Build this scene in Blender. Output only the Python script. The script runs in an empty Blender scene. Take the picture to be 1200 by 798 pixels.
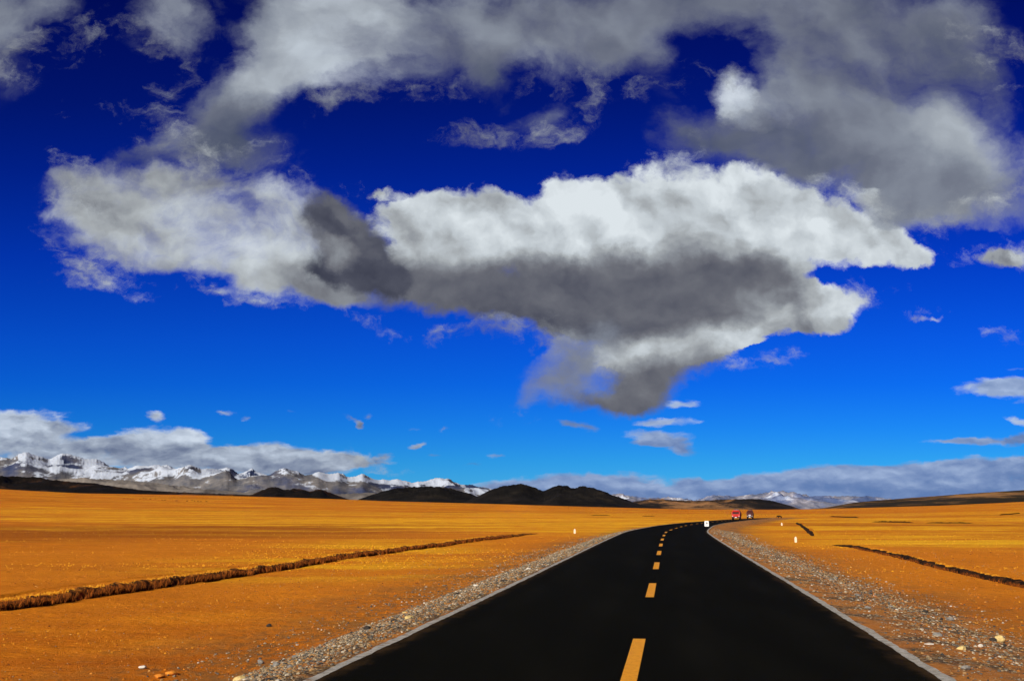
import bpy, bmesh, math, random
import numpy as np
from mathutils import Vector

C = bpy.context.scene.collection
R = math.radians
rng = np.random.default_rng(7)
random.seed(7)

# ------------------------------------------------------------------ camera
FPX, PW, PH, CAMH = 1200.0, 1200.0, 798.0, 1.74
PITCH = math.atan(198.5 / FPX)
cam = bpy.data.cameras.new('camera')
cam.sensor_fit = 'HORIZONTAL'
cam.sensor_width = 36.0
cam.lens = 36.0
cam.clip_start = 0.1
cam.clip_end = 150000.0
camo = bpy.data.objects.new('camera', cam)
C.objects.link(camo)
camo.location = (0, 0, CAMH)
camo.rotation_euler = (R(90) + PITCH, 0, 0)
bpy.context.scene.camera = camo
scn = bpy.context.scene
scn.view_settings.view_transform = 'Standard'
scn.view_settings.look = 'None'
scn.view_settings.gamma = 1.0
EXPOSURE = 0.5
scn.view_settings.exposure = EXPOSURE
scn.cycles.use_denoising = True
scn.cycles.max_bounces = 4
scn.cycles.use_adaptive_sampling = True
scn.cycles.adaptive_threshold = 0.015
scn.cycles.adaptive_min_samples = 12
scn.cycles.diffuse_bounces = 2
scn.cycles.volume_bounces = 0
scn.cycles.transparent_max_bounces = 8


def ray(px, py):
    a = (px - PW / 2) / FPX
    b = (PH / 2 - py) / FPX
    return np.array([a, math.cos(PITCH) - b * math.sin(PITCH), math.sin(PITCH) + b * math.cos(PITCH)])


def uv(px, py):
    """direction coordinates (x/y, z/y) of a bearing read off the photograph"""
    d = ray(px, py)
    return d[0] / d[1], d[2] / d[1]


# ------------------------------------------------------------------ node helper
class NT:
    def __init__(s, tree):
        s.t = tree
        s.n = tree.nodes
        s.l = tree.links

    def new(s, typ, **kw):
        n = s.n.new(typ)
        for k, v in kw.items():
            setattr(n, k, v)
        return n

    def put(s, sock, v):
        if isinstance(v, bpy.types.NodeSocket):
            s.l.new(v, sock)
        else:
            sock.default_value = v

    def m(s, op, a, b=None, c=None, clamp=False):
        n = s.new('ShaderNodeMath', operation=op, use_clamp=clamp)
        s.put(n.inputs[0], a)
        if b is not None:
            s.put(n.inputs[1], b)
        if c is not None:
            s.put(n.inputs[2], c)
        return n.outputs[0]

    def vm(s, op, a, b=None):
        n = s.new('ShaderNodeVectorMath', operation=op)
        s.put(n.inputs[0], a)
        if b is not None:
            if op == 'SCALE':
                s.put(n.inputs['Scale'], b)
            else:
                s.put(n.inputs[1], b)
        return n.outputs[0]

    def mapr(s, v, a, b, c=0.0, d=1.0, smooth=True):
        n = s.new('ShaderNodeMapRange', interpolation_type='SMOOTHSTEP' if smooth else 'LINEAR', clamp=True)
        for i, x in enumerate((v, a, b, c, d)):
            s.put(n.inputs[i], x)
        return n.outputs[0]

    def noise(s, vec, scale, detail=6.0, rough=0.55, dist=0.0, out=0, lac=2.0):
        n = s.new('ShaderNodeTexNoise', noise_dimensions='3D')
        s.put(n.inputs['Vector'], vec)
        n.inputs['Scale'].default_value = scale
        n.inputs['Detail'].default_value = detail
        n.inputs['Roughness'].default_value = rough
        n.inputs['Lacunarity'].default_value = lac
        n.inputs['Distortion'].default_value = dist
        return n.outputs[out]

    def mix(s, f, a, b, blend='MIX'):
        n = s.new('ShaderNodeMix', data_type='RGBA', blend_type=blend)
        s.put(n.inputs[0], f)
        s.put(n.inputs[6], a if isinstance(a, bpy.types.NodeSocket) else (*a[:3], 1))
        s.put(n.inputs[7], b if isinstance(b, bpy.types.NodeSocket) else (*b[:3], 1))
        return n.outputs[2]

    def ramp(s, f, stops, interp='LINEAR'):
        n = s.new('ShaderNodeValToRGB')
        cr = n.color_ramp
        cr.interpolation = interp
        while len(cr.elements) < len(stops):
            cr.elements.new(0.5)
        for e, (p, c) in zip(cr.elements, stops):
            e.position = p
            e.color = (*c[:3], 1)
        s.put(n.inputs[0], f)
        return n.outputs[0]

    def xyz(s, x, y, z=0.0):
        n = s.new('ShaderNodeCombineXYZ')
        for i, v in enumerate((x, y, z)):
            s.put(n.inputs[i], v)
        return n.outputs[0]

    def sep(s, v):
        n = s.new('ShaderNodeSeparateXYZ')
        s.put(n.inputs[0], v)
        return n.outputs


# ------------------------------------------------------------------ sun
SUN_EL, SUN_AZ = R(27), R(-30)        # behind the camera, from the left
sdir = Vector((math.sin(SUN_AZ) * math.cos(SUN_EL), -math.cos(SUN_AZ) * math.cos(SUN_EL), math.sin(SUN_EL)))
sl = bpy.data.lights.new('sun', 'SUN')
sl.energy = 5.0
sl.angle = R(0.5)
sl.color = (1.0, 0.93, 0.82)
so = bpy.data.objects.new('sun', sl)
C.objects.link(so)
so.rotation_euler = sdir.to_track_quat('Z', 'Y').to_euler()
so.location = (0, 0, 50)

# ------------------------------------------------------------------ sky with clouds (world shader, by direction)
world = bpy.data.worlds.new('World')
scn.world = world
world.use_nodes = True
wt = NT(world.node_tree)
for n in list(wt.n):
    wt.n.remove(n)
STR = 0.1
sky = wt.new('ShaderNodeTexSky', sky_type='NISHITA')
sky.sun_disc = False
sky.sun_elevation = SUN_EL
sky.sun_rotation = R(180) - SUN_AZ
sky.altitude = 4500
sky.air_density = 1.0
sky.dust_density = 0.3
sky.ozone_density = 3.0
tc = wt.new('ShaderNodeTexCoord').outputs['Generated']
dx, dy, dz = wt.sep(tc)
ay = wt.m('MAXIMUM', wt.m('ABSOLUTE', dy), 0.08)
cu = wt.m('DIVIDE', dx, ay)
cv = wt.m('DIVIDE', dz, ay)
P = wt.xyz(cu, cv, 0.0)
G = 1.0 / (STR * 2 ** EXPOSURE)         # display value -> sky radiance


def srgb(r, g, b):
    f = lambda c: (c / 255 / 12.92) if c / 255 <= 0.04045 else ((c / 255 + 0.055) / 1.055) ** 2.4
    return (f(r), f(g), f(b))


# clear air: the Nishita sky seen through a polariser
SKY_TINT = [(0.0, (.087, .329, .569)), (.04, (.067, .340, .569)), (.084, (.043, .330, .603)), (.143, (.0233, .285, .687)), (.218, (.0103, .227, .763)), (.294, (.0086, .191, .79)),
            (.449, (.0035, .112, .704)), (.608, (.0025, .0605, .505)), (.739, (.002, .0368, .360)), (.839, (.002, .027, .305)), (.941, (.002, .021, .253))]
SKY_TINT = [(p, tuple(v * 2 ** (.35 - EXPOSURE) * (1.0 + .25 * max(0, p - .3)) for v in c)) for p, c in SKY_TINT]
tint = wt.ramp(wt.m('MULTIPLY', cv, 1.0 / 0.56, clamp=True), SKY_TINT)
clear = wt.mix(1.0, sky.outputs[0], tint, 'MULTIPLY')

# cloud masses: px, py, rx, ry, rot, weight, brightness
HORIZON = [
    # left bank
    (25, 497, 62, 20, 0, 1.0, .78), (-30, 500, 60, 22, 0, 1, .75), (60, 503, 40, 9, 0, .8, .50),
    (40, 521, 90, 9, 0, .9, .52), (130, 522, 60, 9, 0, .8, .55), (185, 512, 50, 13, 0, 1.0, .74), (190, 525, 70, 8, 0, .8, .42), (222, 514, 22, 14, 0, .8, .80),
    (60, 536, 120, 12, 0, .9, .66), (200, 540, 110, 12, 0, .8, .58), (300, 540, 100, 16, 0, .9, .56), (310, 527, 45, 12, 0, 1, .66),
    (360, 533, 38, 6, 0, .8, .62), (395, 541, 40, 6, 0, .8, .52), (412, 539, 16, 9, 0, .8, .68), (352, 548, 60, 8, 0, .7, .45),
    (448, 542, 22, 5, 0, .55, .5), (455, 535, 15, 4, 0, .5, .42),
    # small ones in the clear air
    (185, 487, 13, 6, 0, .8, .62), (265, 482, 12, 4, .1, .7, .62), (290, 488, 10, 3, .2, .5, .5), (337, 484, 9, 3, 0, .4, .5),
    (405, 488, 16, 5, .6, .6, .42), (427, 485, 8, 4, 0, .6, .45), (417, 497, 8, 5, .6, .5, .36), (480, 502, 14, 3, 0, .5, .42),
    (526, 502, 12, 4, -.1, .7, .52), (488, 521, 10, 5, -.3, .7, .52), (510, 533, 14, 3, 0, .5, .36), (579, 533, 12, 3.5, 0, .65, .46),
    (550, 544, 17, 4, 0, .65, .36), (370, 470, 7, 3, 0, .3, .4),
    # right bank
    (590, 572, 50, 8, 0, .8, .50), (650, 566, 70, 9, 0, .9, .56), (740, 564, 70, 10, 0, .9, .58), (700, 578, 140, 10, 0, .8, .42),
    (808, 565, 14, 7, 0, .7, .62), (850, 566, 50, 9, 0, .9, .52), (830, 580, 100, 9, 0, .8, .42),
    (920, 562, 60, 10, 0, 1, .54), (990, 556, 70, 10, 0, 1, .56), (1060, 553, 80, 11, 0, 1, .54), (1140, 549, 80, 12, 0, 1, .52), (1220, 546, 80, 13, 0, 1, .5),
    (960, 575, 110, 10, 0, .8, .44), (1100, 572, 140, 12, 0, .8, .40), (1080, 562, 60, 4, 0, .5, .62), (1130, 565, 30, 3, 0, .4, .62), (1210, 568, 70, 12, 0, .8, .38), (1040, 584, 110, 12, 0, .9, .36), (1160, 582, 90, 12, 0, .9, .36), (900, 586, 90, 10, 0, .8, .38), (760, 586, 120, 9, 0, .8, .40),
    # right streaks
    (1165, 452, 46, 10, -.05, 1.0, .70), (1205, 455, 40, 13, 0, 1, .62), (1196, 432, 20, 3, 0, .4, .5), (1185, 473, 22, 4, -.1, .35, .5),
    (1110, 517, 34, 4, .03, .75, .60), (1160, 518, 45, 5, .02, .85, .50), (1200, 513, 26, 7, -.2, .9, .34), (1193, 494, 18, 5, .3, .8, .66),
    (795, 476, 26, 5, -.05, .95, .74), (778, 494, 36, 4.5, -.05, .95, .68), (775, 512, 40, 8, .04, 1.0, .58), (800, 525, 22, 9, .2, .95, .34), (760, 519, 26, 4, 0, .6, .4),
    (686, 500, 20, 6, .1, .75, .26), (668, 497, 14, 4, .3, .4, .28),
]
LEFTG = [   # ragged translucent group on the left, running up into the grey arm
    (105, 228, 50, 34, 0, .85, .56), (165, 236, 64, 46, 0, .85, .58), (130, 265, 70, 30, 0, .85, .66), (235, 240, 66, 44, 0, .9, .62),
    (285, 250, 66, 36, .1, 1.0, .74), (335, 250, 44, 36, .1, .9, .72), (225, 290, 90, 30, .12, 1.0, .68), (310, 290, 80, 34, .1, 1.1, .74), (330, 322, 80, 24, .12, 1.0, .60), (160, 300, 70, 22, 0, .8, .60),
    (115, 316, 54, 12, -.1, .8, .56), (95, 290, 40, 22, 0, .7, .58), (200, 320, 60, 12, 0, .5, .56), (285, 335, 36, 18, .1, .9, .70), (249, 349, 14, 6, 0, .8, .66), (300, 345, 22, 12, 0, .6, .55), (55, 255, 26, 10, 0, .35, .45), (85, 208, 24, 12, 0, .4, .42),
    (180, 200, 60, 20, 0, .5, .44), (255, 205, 60, 24, 0, .6, .46), (380, 340, 60, 16, .1, .8, .40), (390, 290, 40, 50, 0, .9, .55), (420, 340, 60, 18, .1, .7, .34),
    (125, 335, 40, 6, .1, .3, .5), (470, 385, 18, 6, .2, .35, .5),
]
MAIN = [
    # bright tops
    (470, 245, 56, 34, .15, 1.0, .78), (500, 270, 70, 44, .1, 1.1, .80), (545, 256, 70, 46, 0, 1.1, .78), (610, 268, 70, 40, 0, 1.1, .80), (672, 250, 56, 46, 0, 1.15, .86), (735, 252, 70, 46, 0, 1.15, .84),
    (805, 238, 66, 48, 0, 1.15, .82), (870, 240, 70, 46, .1, 1.15, .82), (935, 252, 62, 46, .25, 1.1, .80), (1005, 268, 60, 38, .35, 1.15, .82), (1052, 288, 44, 28, .35, 1.1, .80),
    (1084, 303, 22, 14, 0, .9, .74), (440, 217, 22, 9, -.2, .65, .62), (560, 285, 110, 26, 0, .9, .78), (700, 285, 110, 26, 0, .8, .74), (900, 285, 90, 24, .1, .9, .66),
    # underside
    (480, 330, 80, 34, .1, 1.2, .34), (540, 350, 90, 26, .15, 1.0, .32), (565, 335, 80, 34, .05, 1.4, .32), (660, 345, 80, 38, .05, 2.2, .30), (745, 342, 90, 44, 0, 3.0, .30), (715, 335, 60, 30, 0, 1.6, .30), (830, 330, 100, 46, 0, 2.2, .32), (775, 372, 120, 30, -.1, 1.9, .30), (870, 342, 80, 28, 0, 1.6, .32), (890, 318, 70, 20, 0, .8, .38),
    (690, 382, 50, 14, 0, .7, .18), (630, 372, 56, 18, .2, .7, .24), (520, 358, 60, 14, .2, .6, .32),
    # lower right lobe
    (880, 362, 70, 30, .05, 1.0, .58), (945, 358, 60, 32, .1, 1.4, .86), (992, 370, 40, 24, .1, 1.3, .84), (905, 352, 40, 20, 0, 1.0, .80), (920, 390, 80, 14, 0, .8, .48), (850, 345, 60, 14, 0, .5, .24),
    # cone below
    (795, 405, 84, 20, -.15, 1.6, .86), (745, 420, 50, 16, -.3, 1.0, .66), (855, 404, 50, 9, -.05, 1.0, .74), (884, 409, 22, 4, 0, .9, .70),
    (790, 440, 70, 26, -.35, 1.6, .38), (740, 460, 66, 28, -.25, 1.5, .30), (708, 482, 60, 15, -.05, 1.4, .25), (830, 420, 50, 12, -.2, 1.2, .60),
    # right wisps
    (1176, 300, 34, 16, .3, .85, .70), (1205, 312, 34, 20, .3, .95, .70), (1080, 372, 30, 8, .15, .62, .6), (1192, 400, 26, 9, 0, .58, .58), (1110, 378, 16, 5, .2, .4, .55), (940, 330, 30, 10, .2, .5, .6),
]
VEIL = [   # soft grey sheets overhead and the rain veil
    (10, 5, 90, 34, -.2, 1.0, .40), (-10, 35, 50, 36, 0, .7, .36), (70, 8, 50, 24, 0, .6, .34), (10, 90, 40, 30, 0, .14, .3), (30, 60, 40, 30, 0, .2, .3),
    (205, 15, 50, 44, .5, 1.0, .48), (215, 55, 30, 24, .5, .5, .44), (290, 8, 70, 36, 0, 1.0, .30), (320, 45, 70, 30, -.5, 1.1, .50), (390, 20, 70, 50, 0, 1.2, .64), (345, 78, 66, 30, -.3, 1.2, .62), (300, 105, 60, 30, -.2, .9, .46),
    (430, 70, 70, 40, 0, 1.2, .58), (440, 20, 60, 40, 0, 1.1, .62), (510, 20, 90, 42, 0, 1.1, .46), (530, 62, 60, 34, 0, 1.0, .34), (585, 85, 30, 36, .2, .8, .22), (600, 20, 90, 42, 0, 1.1, .38), (690, 36, 80, 44, 0, 1.2, .42), (735, 60, 60, 28, 0, .8, .36),
    (602, 128, 26, 18, .2, .42, .26), (480, 95, 50, 16, 0, .5, .34),
    (780, 12, 90, 38, 0, 1.1, .38), (880, 0, 110, 34, 0, 1.1, .38), (990, 20, 100, 46, 0, 1.0, .36), (790, 80, 22, 26, 0, .35, .30),
    (965, 70, 56, 54, 0, 1.2, .40), (1050, 80, 110, 76, .1, 1.6, .36), (945, 135, 80, 46, 0, 1.2, .33), (880, 168, 86, 28, 0, 1.1, .28), (1000, 172, 110, 40, .2, 1.3, .32), (1090, 195, 80, 50, .2, 1.4, .40), (1095, 150, 40, 34, 0, .8, .56), (1140, 228, 70, 26, .1, .7, .36), (1070, 228, 50, 18, .1, .6, .34),
    (1150, 90, 50, 50, 0, .8, .32), (1195, 175, 40, 60, 0, .6, .48), (1120, 35, 60, 22, -.4, .5, .4), (1190, 245, 40, 16, 0, .4, .4), (1000, 160, 30, 16, 0, .5, .56),
    (868, 108, 22, 22, 0, 1.3, 1.0), (884, 128, 26, 18, 0, .9, .80), (912, 118, 26, 18, 0, .6, .56), (825, 115, 34, 26, 0, .35, .3), (815, 160, 40, 26, 0, .6, .28),
    (275, 155, 56, 40, .3, 1.1, .20), (230, 172, 60, 24, .2, .7, .30), (320, 185, 56, 22, .3, .6, .34), (155, 180, 40, 14, 0, .4, .22), (255, 125, 40, 26, 0, .6, .32), (350, 160, 30, 18, 0, .3, .28), (205, 150, 26, 14, 0, .3, .4),
    (655, 143, 44, 20, -.15, .66, .40), (572, 162, 50, 12, .05, .52, .30), (615, 153, 36, 12, 0, .4, .30), (700, 120, 40, 20, 0, .12, .26),
    (660, 452, 44, 28, -.6, .66, .40), (695, 430, 44, 44, -.5, .60, .36), (628, 480, 40, 12, -.5, .46, .42),
]
DARKF = [  # near dark fragment
    (392, 242, 34, 22, .3, 1.0, .18), (420, 266, 42, 34, .5, 1.2, .17), (450, 300, 40, 32, .7, 1.2, .17), (468, 322, 26, 18, .4, 1.0, .20), (425, 322, 60, 26, .1, 1.2, .19), (380, 280, 30, 56, 0, .6, .22), (402, 298, 20, 18, 0, 1.1, .70), (370, 332, 56, 14, 0, .6, .28),
]


WISP = [  # thin torn shreds round the big clouds
    (560, 158, 100, 20, -.1, .48, .34), (660, 140, 70, 26, -.2, .52, .40), (820, 110, 60, 50, 0, .55, .42), (500, 105, 120, 20, 0, .46, .40), (700, 90, 90, 24, 0, .44, .40),
    (160, 170, 110, 44, .3, .60, .46), (90, 215, 70, 50, 0, .55, .52), (75, 300, 70, 40, 0, .58, .56), (190, 335, 110, 20, .1, .58, .62), (330, 350, 80, 18, .1, .5, .60), (300, 190, 90, 40, .2, .55, .50),
    (1160, 60, 60, 60, 0, .60, .46), (1170, 220, 60, 40, 0, .62, .50), (1060, 245, 90, 18, .1, .5, .44), (990, 225, 60, 18, .4, .5, .70), (1085, 290, 40, 24, .3, .6, .70),
    (470, 385, 70, 20, .2, .60, .50), (560, 388, 60, 14, .1, .42, .40), (630, 400, 60, 24, .1, .55, .40), (640, 470, 70, 30, -.5, .55, .46), (900, 425, 60, 14, -.1, .5, .60), (1020, 340, 60, 22, .1, .5, .60),
    (800, 195, 70, 20, -.1, .55, .72), (430, 225, 40, 24, 0, .5, .66), (1075, 372, 40, 12, .1, .6, .62), (1185, 400, 34, 16, 0, .6, .58), (1180, 305, 46, 26, .2, .6, .70),
    (20, 60, 70, 50, 0, .55, .40), (120, 40, 70, 40, 0, .5, .40), (215, 90, 50, 40, .3, .55, .44), (400, 122, 80, 18, -.1, .42, .44), (60, 500, 90, 20, 0, .4, .66), (420, 540, 90, 12, 0, .5, .58), (500, 548, 80, 8, 0, .5, .52),
]


def blob_field(pts, vec):
    cov, br = None, None
    for (px, py, rx, ry, rot, w, b) in pts:
        cx, cy = uv(px, py)
        k = (uv(px, py - 5)[1] - uv(px, py + 5)[1]) / 10
        kx = uv(px + 5, py)[0] - uv(px - 5, py)[0]
        kx /= 10
        mp = wt.new('ShaderNodeMapping', vector_type='TEXTURE')
        mp.inputs['Location'].default_value = (cx, cy, 0)
        mp.inputs['Rotation'].default_value = (0, 0, -rot)
        mp.inputs['Scale'].default_value = (rx * kx / 0.68, ry * k / 0.68, 1)
        wt.l.new(vec, mp.inputs['Vector'])
        g = wt.new('ShaderNodeTexGradient', gradient_type='SPHERICAL')
        wt.l.new(mp.outputs[0], g.inputs[0])
        v = g.outputs['Fac']
        if cov is None:
            cov = wt.m('MULTIPLY', v, w)
            br = wt.m('MULTIPLY', v, w * b)
        else:
            cov = wt.m('MULTIPLY_ADD', v, w, cov)
            br = wt.m('MULTIPLY_ADD', v, w * b, br)
    return cov, wt.m('DIVIDE', br, wt.m('MAXIMUM', cov, 0.001))


CLOUD_STOPS = [(0.0, (.030, .034, .060)), (0.2, (.077, .083, .115)), (0.35, (.150, .157, .185)), (0.5, (.250, .270, .302)),
               (0.65, (.385, .415, .44)), (0.8, (.53, .58, .62)), (1.0, (.72, .78, .82))]


def layer(under, pts, sx, sy, ns, namp, w1, w2, lo, hi, cap, relief, bdet, seed, coolness=None, rough=0.60, billow=0.0, up=0.02, rim=0.0, dist=0.25, bsc=1.0, soft=0.0, ctr=1.0, mid=.5, dcalm=1.0):
    inv = (1 / sx, 1 / sy, 0)
    q0 = wt.vm('ADD', wt.vm('MULTIPLY', P, (sx, sy, 1)), (seed, seed * .37, seed * 1.7))
    k1 = wt.vm('SUBTRACT', wt.noise(q0, ns * .55, 3, .5, 0, out=1), (.5, .5, .5))
    k2 = wt.vm('SUBTRACT', wt.noise(q0, ns * 2.6, 6, .62, 0, out=1), (.5, .5, .5))
    wv = wt.vm('ADD', wt.vm('SCALE', k1, w1), wt.vm('SCALE', k2, w2))
    Pw = wt.vm('ADD', P, wt.vm('MULTIPLY', wv, inv))
    cov, br = blob_field(pts, Pw)
    qw = wt.vm('ADD', q0, wt.vm('SCALE', wv, .8))
    n1 = wt.noise(qw, ns, 10, rough, dist)
    nb1 = wt.noise(qw, ns * bsc, 4.0, .5)
    nb2 = wt.noise(wt.vm('ADD', qw, (up * .5, up, 0)), ns * bsc, 4.0, .5)
    nn = wt.m('MULTIPLY', wt.m('SUBTRACT', n1, .5), 2.0)
    if billow:
        vo = wt.new('ShaderNodeTexVoronoi', voronoi_dimensions='3D', feature='SMOOTH_F1')
        wt.l.new(qw, vo.inputs['Vector'])
        vo.inputs['Scale'].default_value = ns * 2.0
        vo.inputs['Detail'].default_value = 4.0
        vo.inputs['Roughness'].default_value = .55
        vo.inputs['Smoothness'].default_value = .5
        nn = wt.m('MULTIPLY_ADD', wt.m('SUBTRACT', 0.5, vo.outputs['Distance']), billow, nn)
    gate = wt.mapr(cov, 0.0, 0.30)
    dens = wt.m('MULTIPLY_ADD', wt.m('MULTIPLY', nn, namp), gate, wt.m('MINIMUM', cov, cap))
    hi_ = wt.mapr(br, .28, .62, hi + soft, hi) if soft else hi
    a = wt.mapr(dens, lo, hi_)
    calm = wt.mapr(br, .30, .62, dcalm, 1.0)
    rel = wt.m('MULTIPLY', wt.m('MULTIPLY', wt.m('SUBTRACT', nb1, nb2), relief), calm)
    nb = wt.m('MULTIPLY', wt.m('MULTIPLY', wt.m('SUBTRACT', n1, 0.5), bdet), calm)
    bc = wt.m('MULTIPLY_ADD', wt.m('SUBTRACT', br, mid), ctr, mid)
    b = wt.m('ADD', wt.m('ADD', bc, rel), nb)
    if rim:
        b = wt.m('ADD', b, wt.mapr(dens, lo, hi + .2, rim, 0.0))
    b = wt.m('ADD', b, 0.0, clamp=True)
    col = wt.ramp(b, [(p, tuple(x * G for x in c)) for p, c in CLOUD_STOPS])
    if coolness is not None:
        col = wt.mix(coolness, col, tuple(x * G for x in srgb(112, 156, 226)))
    return wt.mix(a, under, col)


#                        sx   sy   ns  namp  w1    w2    lo   hi   cap relief bdet seed
cool = wt.mapr(cu, -.12, .02, .20, .50)
s1 = layer(clear, HORIZON, 1.0, 2.3, 22, .90, .032, .018, .20, .80, 1.0, 1.3, .40, 3.1, coolness=cool, rough=.60, up=.010, ctr=1.25, mid=.55, rim=.14)
s2 = layer(s1, LEFTG, 1.0, 1.15, 9, 1.45, .075, .036, .14, 1.25, 1.2, 1.0, .35, 17.2, billow=.25, up=.016, rough=.61, bsc=1.3, ctr=1.3, mid=.60, rim=.14)
s2 = layer(s2, MAIN, 1.0, 1.1, 10, 1.1, .076, .036, .16, .66, 3.2, 1.4, .36, 11.7, billow=.5, up=.018, rough=.62, bsc=1.25, soft=.9, ctr=1.15, mid=.46, rim=.06, dcalm=.35)
s3 = layer(s2, VEIL, 1.0, 1.15, 6.0, 1.75, .110, .055, .10, 1.45, 1.35, 1.3, .55, 23.3, coolness=.07, rough=.60, up=.03, bsc=1.0, ctr=1.5, mid=.40, rim=.14, dcalm=.6)
s4 = layer(s3, DARKF, 1.0, 1.1, 9, 1.25, .095, .045, .04, 1.15, 1.3, 1.0, .40, 31.9, rough=.62, up=.02, ctr=1.2, mid=.25, rim=.10)
s5 = layer(s4, WISP, 1.0, 1.25, 12, 2.3, .080, .050, .30, 1.60, .9, 1.0, .40, 47.3, rough=.66, up=.015, ctr=1.0, mid=.5, rim=.05)
bg = wt.new('ShaderNodeBackground')
wt.l.new(s5, bg.inputs['Color'])
bg.inputs['Strength'].default_value = STR
ow = wt.new('ShaderNodeOutputWorld')
wt.l.new(bg.outputs[0], ow.inputs['Surface'])
world.cycles.sampling_method = 'MANUAL'
world.cycles.sample_map_resolution = 256


# ------------------------------------------------------------------ numpy noise
def _hash(ix, iy, seed):
    h = (ix.astype(np.int64) * 374761393 + iy.astype(np.int64) * 668265263 + seed * 1442695041) & 0xFFFFFFFF
    h = ((h ^ (h >> 13)) * 1274126177) & 0xFFFFFFFF
    return ((h ^ (h >> 16)) & 0xFFFFFF) / float(0xFFFFFF)


def perlin(x, y, seed=0):
    x0, y0 = np.floor(x), np.floor(y)
    fx, fy = x - x0, y - y0
    u = fx * fx * fx * (fx * (fx * 6 - 15) + 10)
    v = fy * fy * fy * (fy * (fy * 6 - 15) + 10)

    def g(i, j):
        a = _hash(x0 + i, y0 + j, seed) * 2 * math.pi
        return np.cos(a) * (fx - i) + np.sin(a) * (fy - j)
    return 1.5 * ((g(0, 0) * (1 - u) + g(1, 0) * u) * (1 - v) + (g(0, 1) * (1 - u) + g(1, 1) * u) * v)


def fbm(x, y, seed=0, octv=5, gain=0.5, lac=2.03):
    s, a, t = 0.0, 1.0, 0.0
    for i in range(octv):
        s = s + a * perlin(x, y, seed + i * 17)
        t += a
        a *= gain
        x, y = x * lac + 3.7, y * lac + 1.3
    return s / t


def ridged(x, y, seed=0, octv=6, gain=0.55, lac=2.1):
    s, a, t, w = 0.0, 1.0, 0.0, 1.0
    for i in range(octv):
        r = (1 - np.abs(perlin(x, y, seed + i * 29))) ** 2
        s = s + a * r * w
        w = np.clip(r * 1.4, 0, 1)
        t += a
        a *= gain
        x, y = x * lac + 5.1, y * lac + 2.9
    return s / t


def sstep(a, b, x):
    t = np.clip((x - a) / (b - a), 0, 1)
    return t * t * (3 - 2 * t)


# ------------------------------------------------------------------ terrain functions
CL = np.array([(-7.2, -40), (-2.1, -10), (1.21, 11), (3.05, 23), (6.05, 43), (9.0, 62.5), (12.45, 84.4), (15.35, 98.7), (20.7, 124), (29.2, 158),
               (37, 186), (48, 226), (57, 258), (71, 305), (92, 377), (118, 460), (165, 600)], float)
_yy = np.linspace(-40, 600, 1281)
_xx = np.interp(_yy, CL[:, 1], CL[:, 0])
_k = np.exp(-0.5 * (np.arange(-24, 25) / 9.0) ** 2)
_k /= _k.sum()
_xp = np.pad(_xx, 24, mode='reflect', reflect_type='odd')
_xx = np.convolve(_xp, _k, 'valid')
_sl = np.gradient(_xx, _yy)
HALF = 3.22


def xc(y):
    return np.interp(y, _yy, _xx)


def heading(y):
    return np.arctan(np.interp(y, _yy, _sl))


def zr(y):
    return -0.5 * (np.clip((np.asarray(y, float) - 85) / 160, 0, None)) ** 1.4


def bp(px, py, zf):
    d = ray(px, py)
    y = 20.0
    for _ in range(300):
        t = (float(zf(y)) - CAMH) / d[2]
        y = min(max(.5 * y + .5 * t * d[1], 1), 3000)
    return t * d[0], y


# plain skyline read off the photograph -> elevation of the far edge at 3 km
RIDGE = [(-400, 560), (0, 572), (100, 577), (200, 579), (300, 581.6), (400, 585), (450, 587), (600, 591), (700, 594), (800, 596.5), (900, 597), (960, 596.2), (1000, 595), (1100, 592), (1200, 587), (1500, 578)]
_ru = np.array([uv(a, b)[0] for a, b in RIDGE])
_rv = np.array([uv(a, b)[1] for a, b in RIDGE])

LEFT_DITCH_PX = [(-120, 737), (-40, 724.5), (0, 718.5), (50, 711), (120, 699), (200, 686.5), (300, 671), (400, 656), (480, 645), (540, 637), (600, 629), (640, 625)]
RIGHT_DITCH_PX = [(966, 636.5), (990, 641), (1020, 648), (1040, 653), (1070, 660), (1100, 668), (1150, 678.5), (1200, 689), (1300, 712)]
low = lambda y: zr(y) - 0.48
LD = np.array([bp(a, b, low) for a, b in LEFT_DITCH_PX])
RD = np.array([bp(a, b, low) for a, b in RIGHT_DITCH_PX])
LD = LD[np.argsort(LD[:, 1])]
RD = RD[np.argsort(RD[:, 1])]


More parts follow.
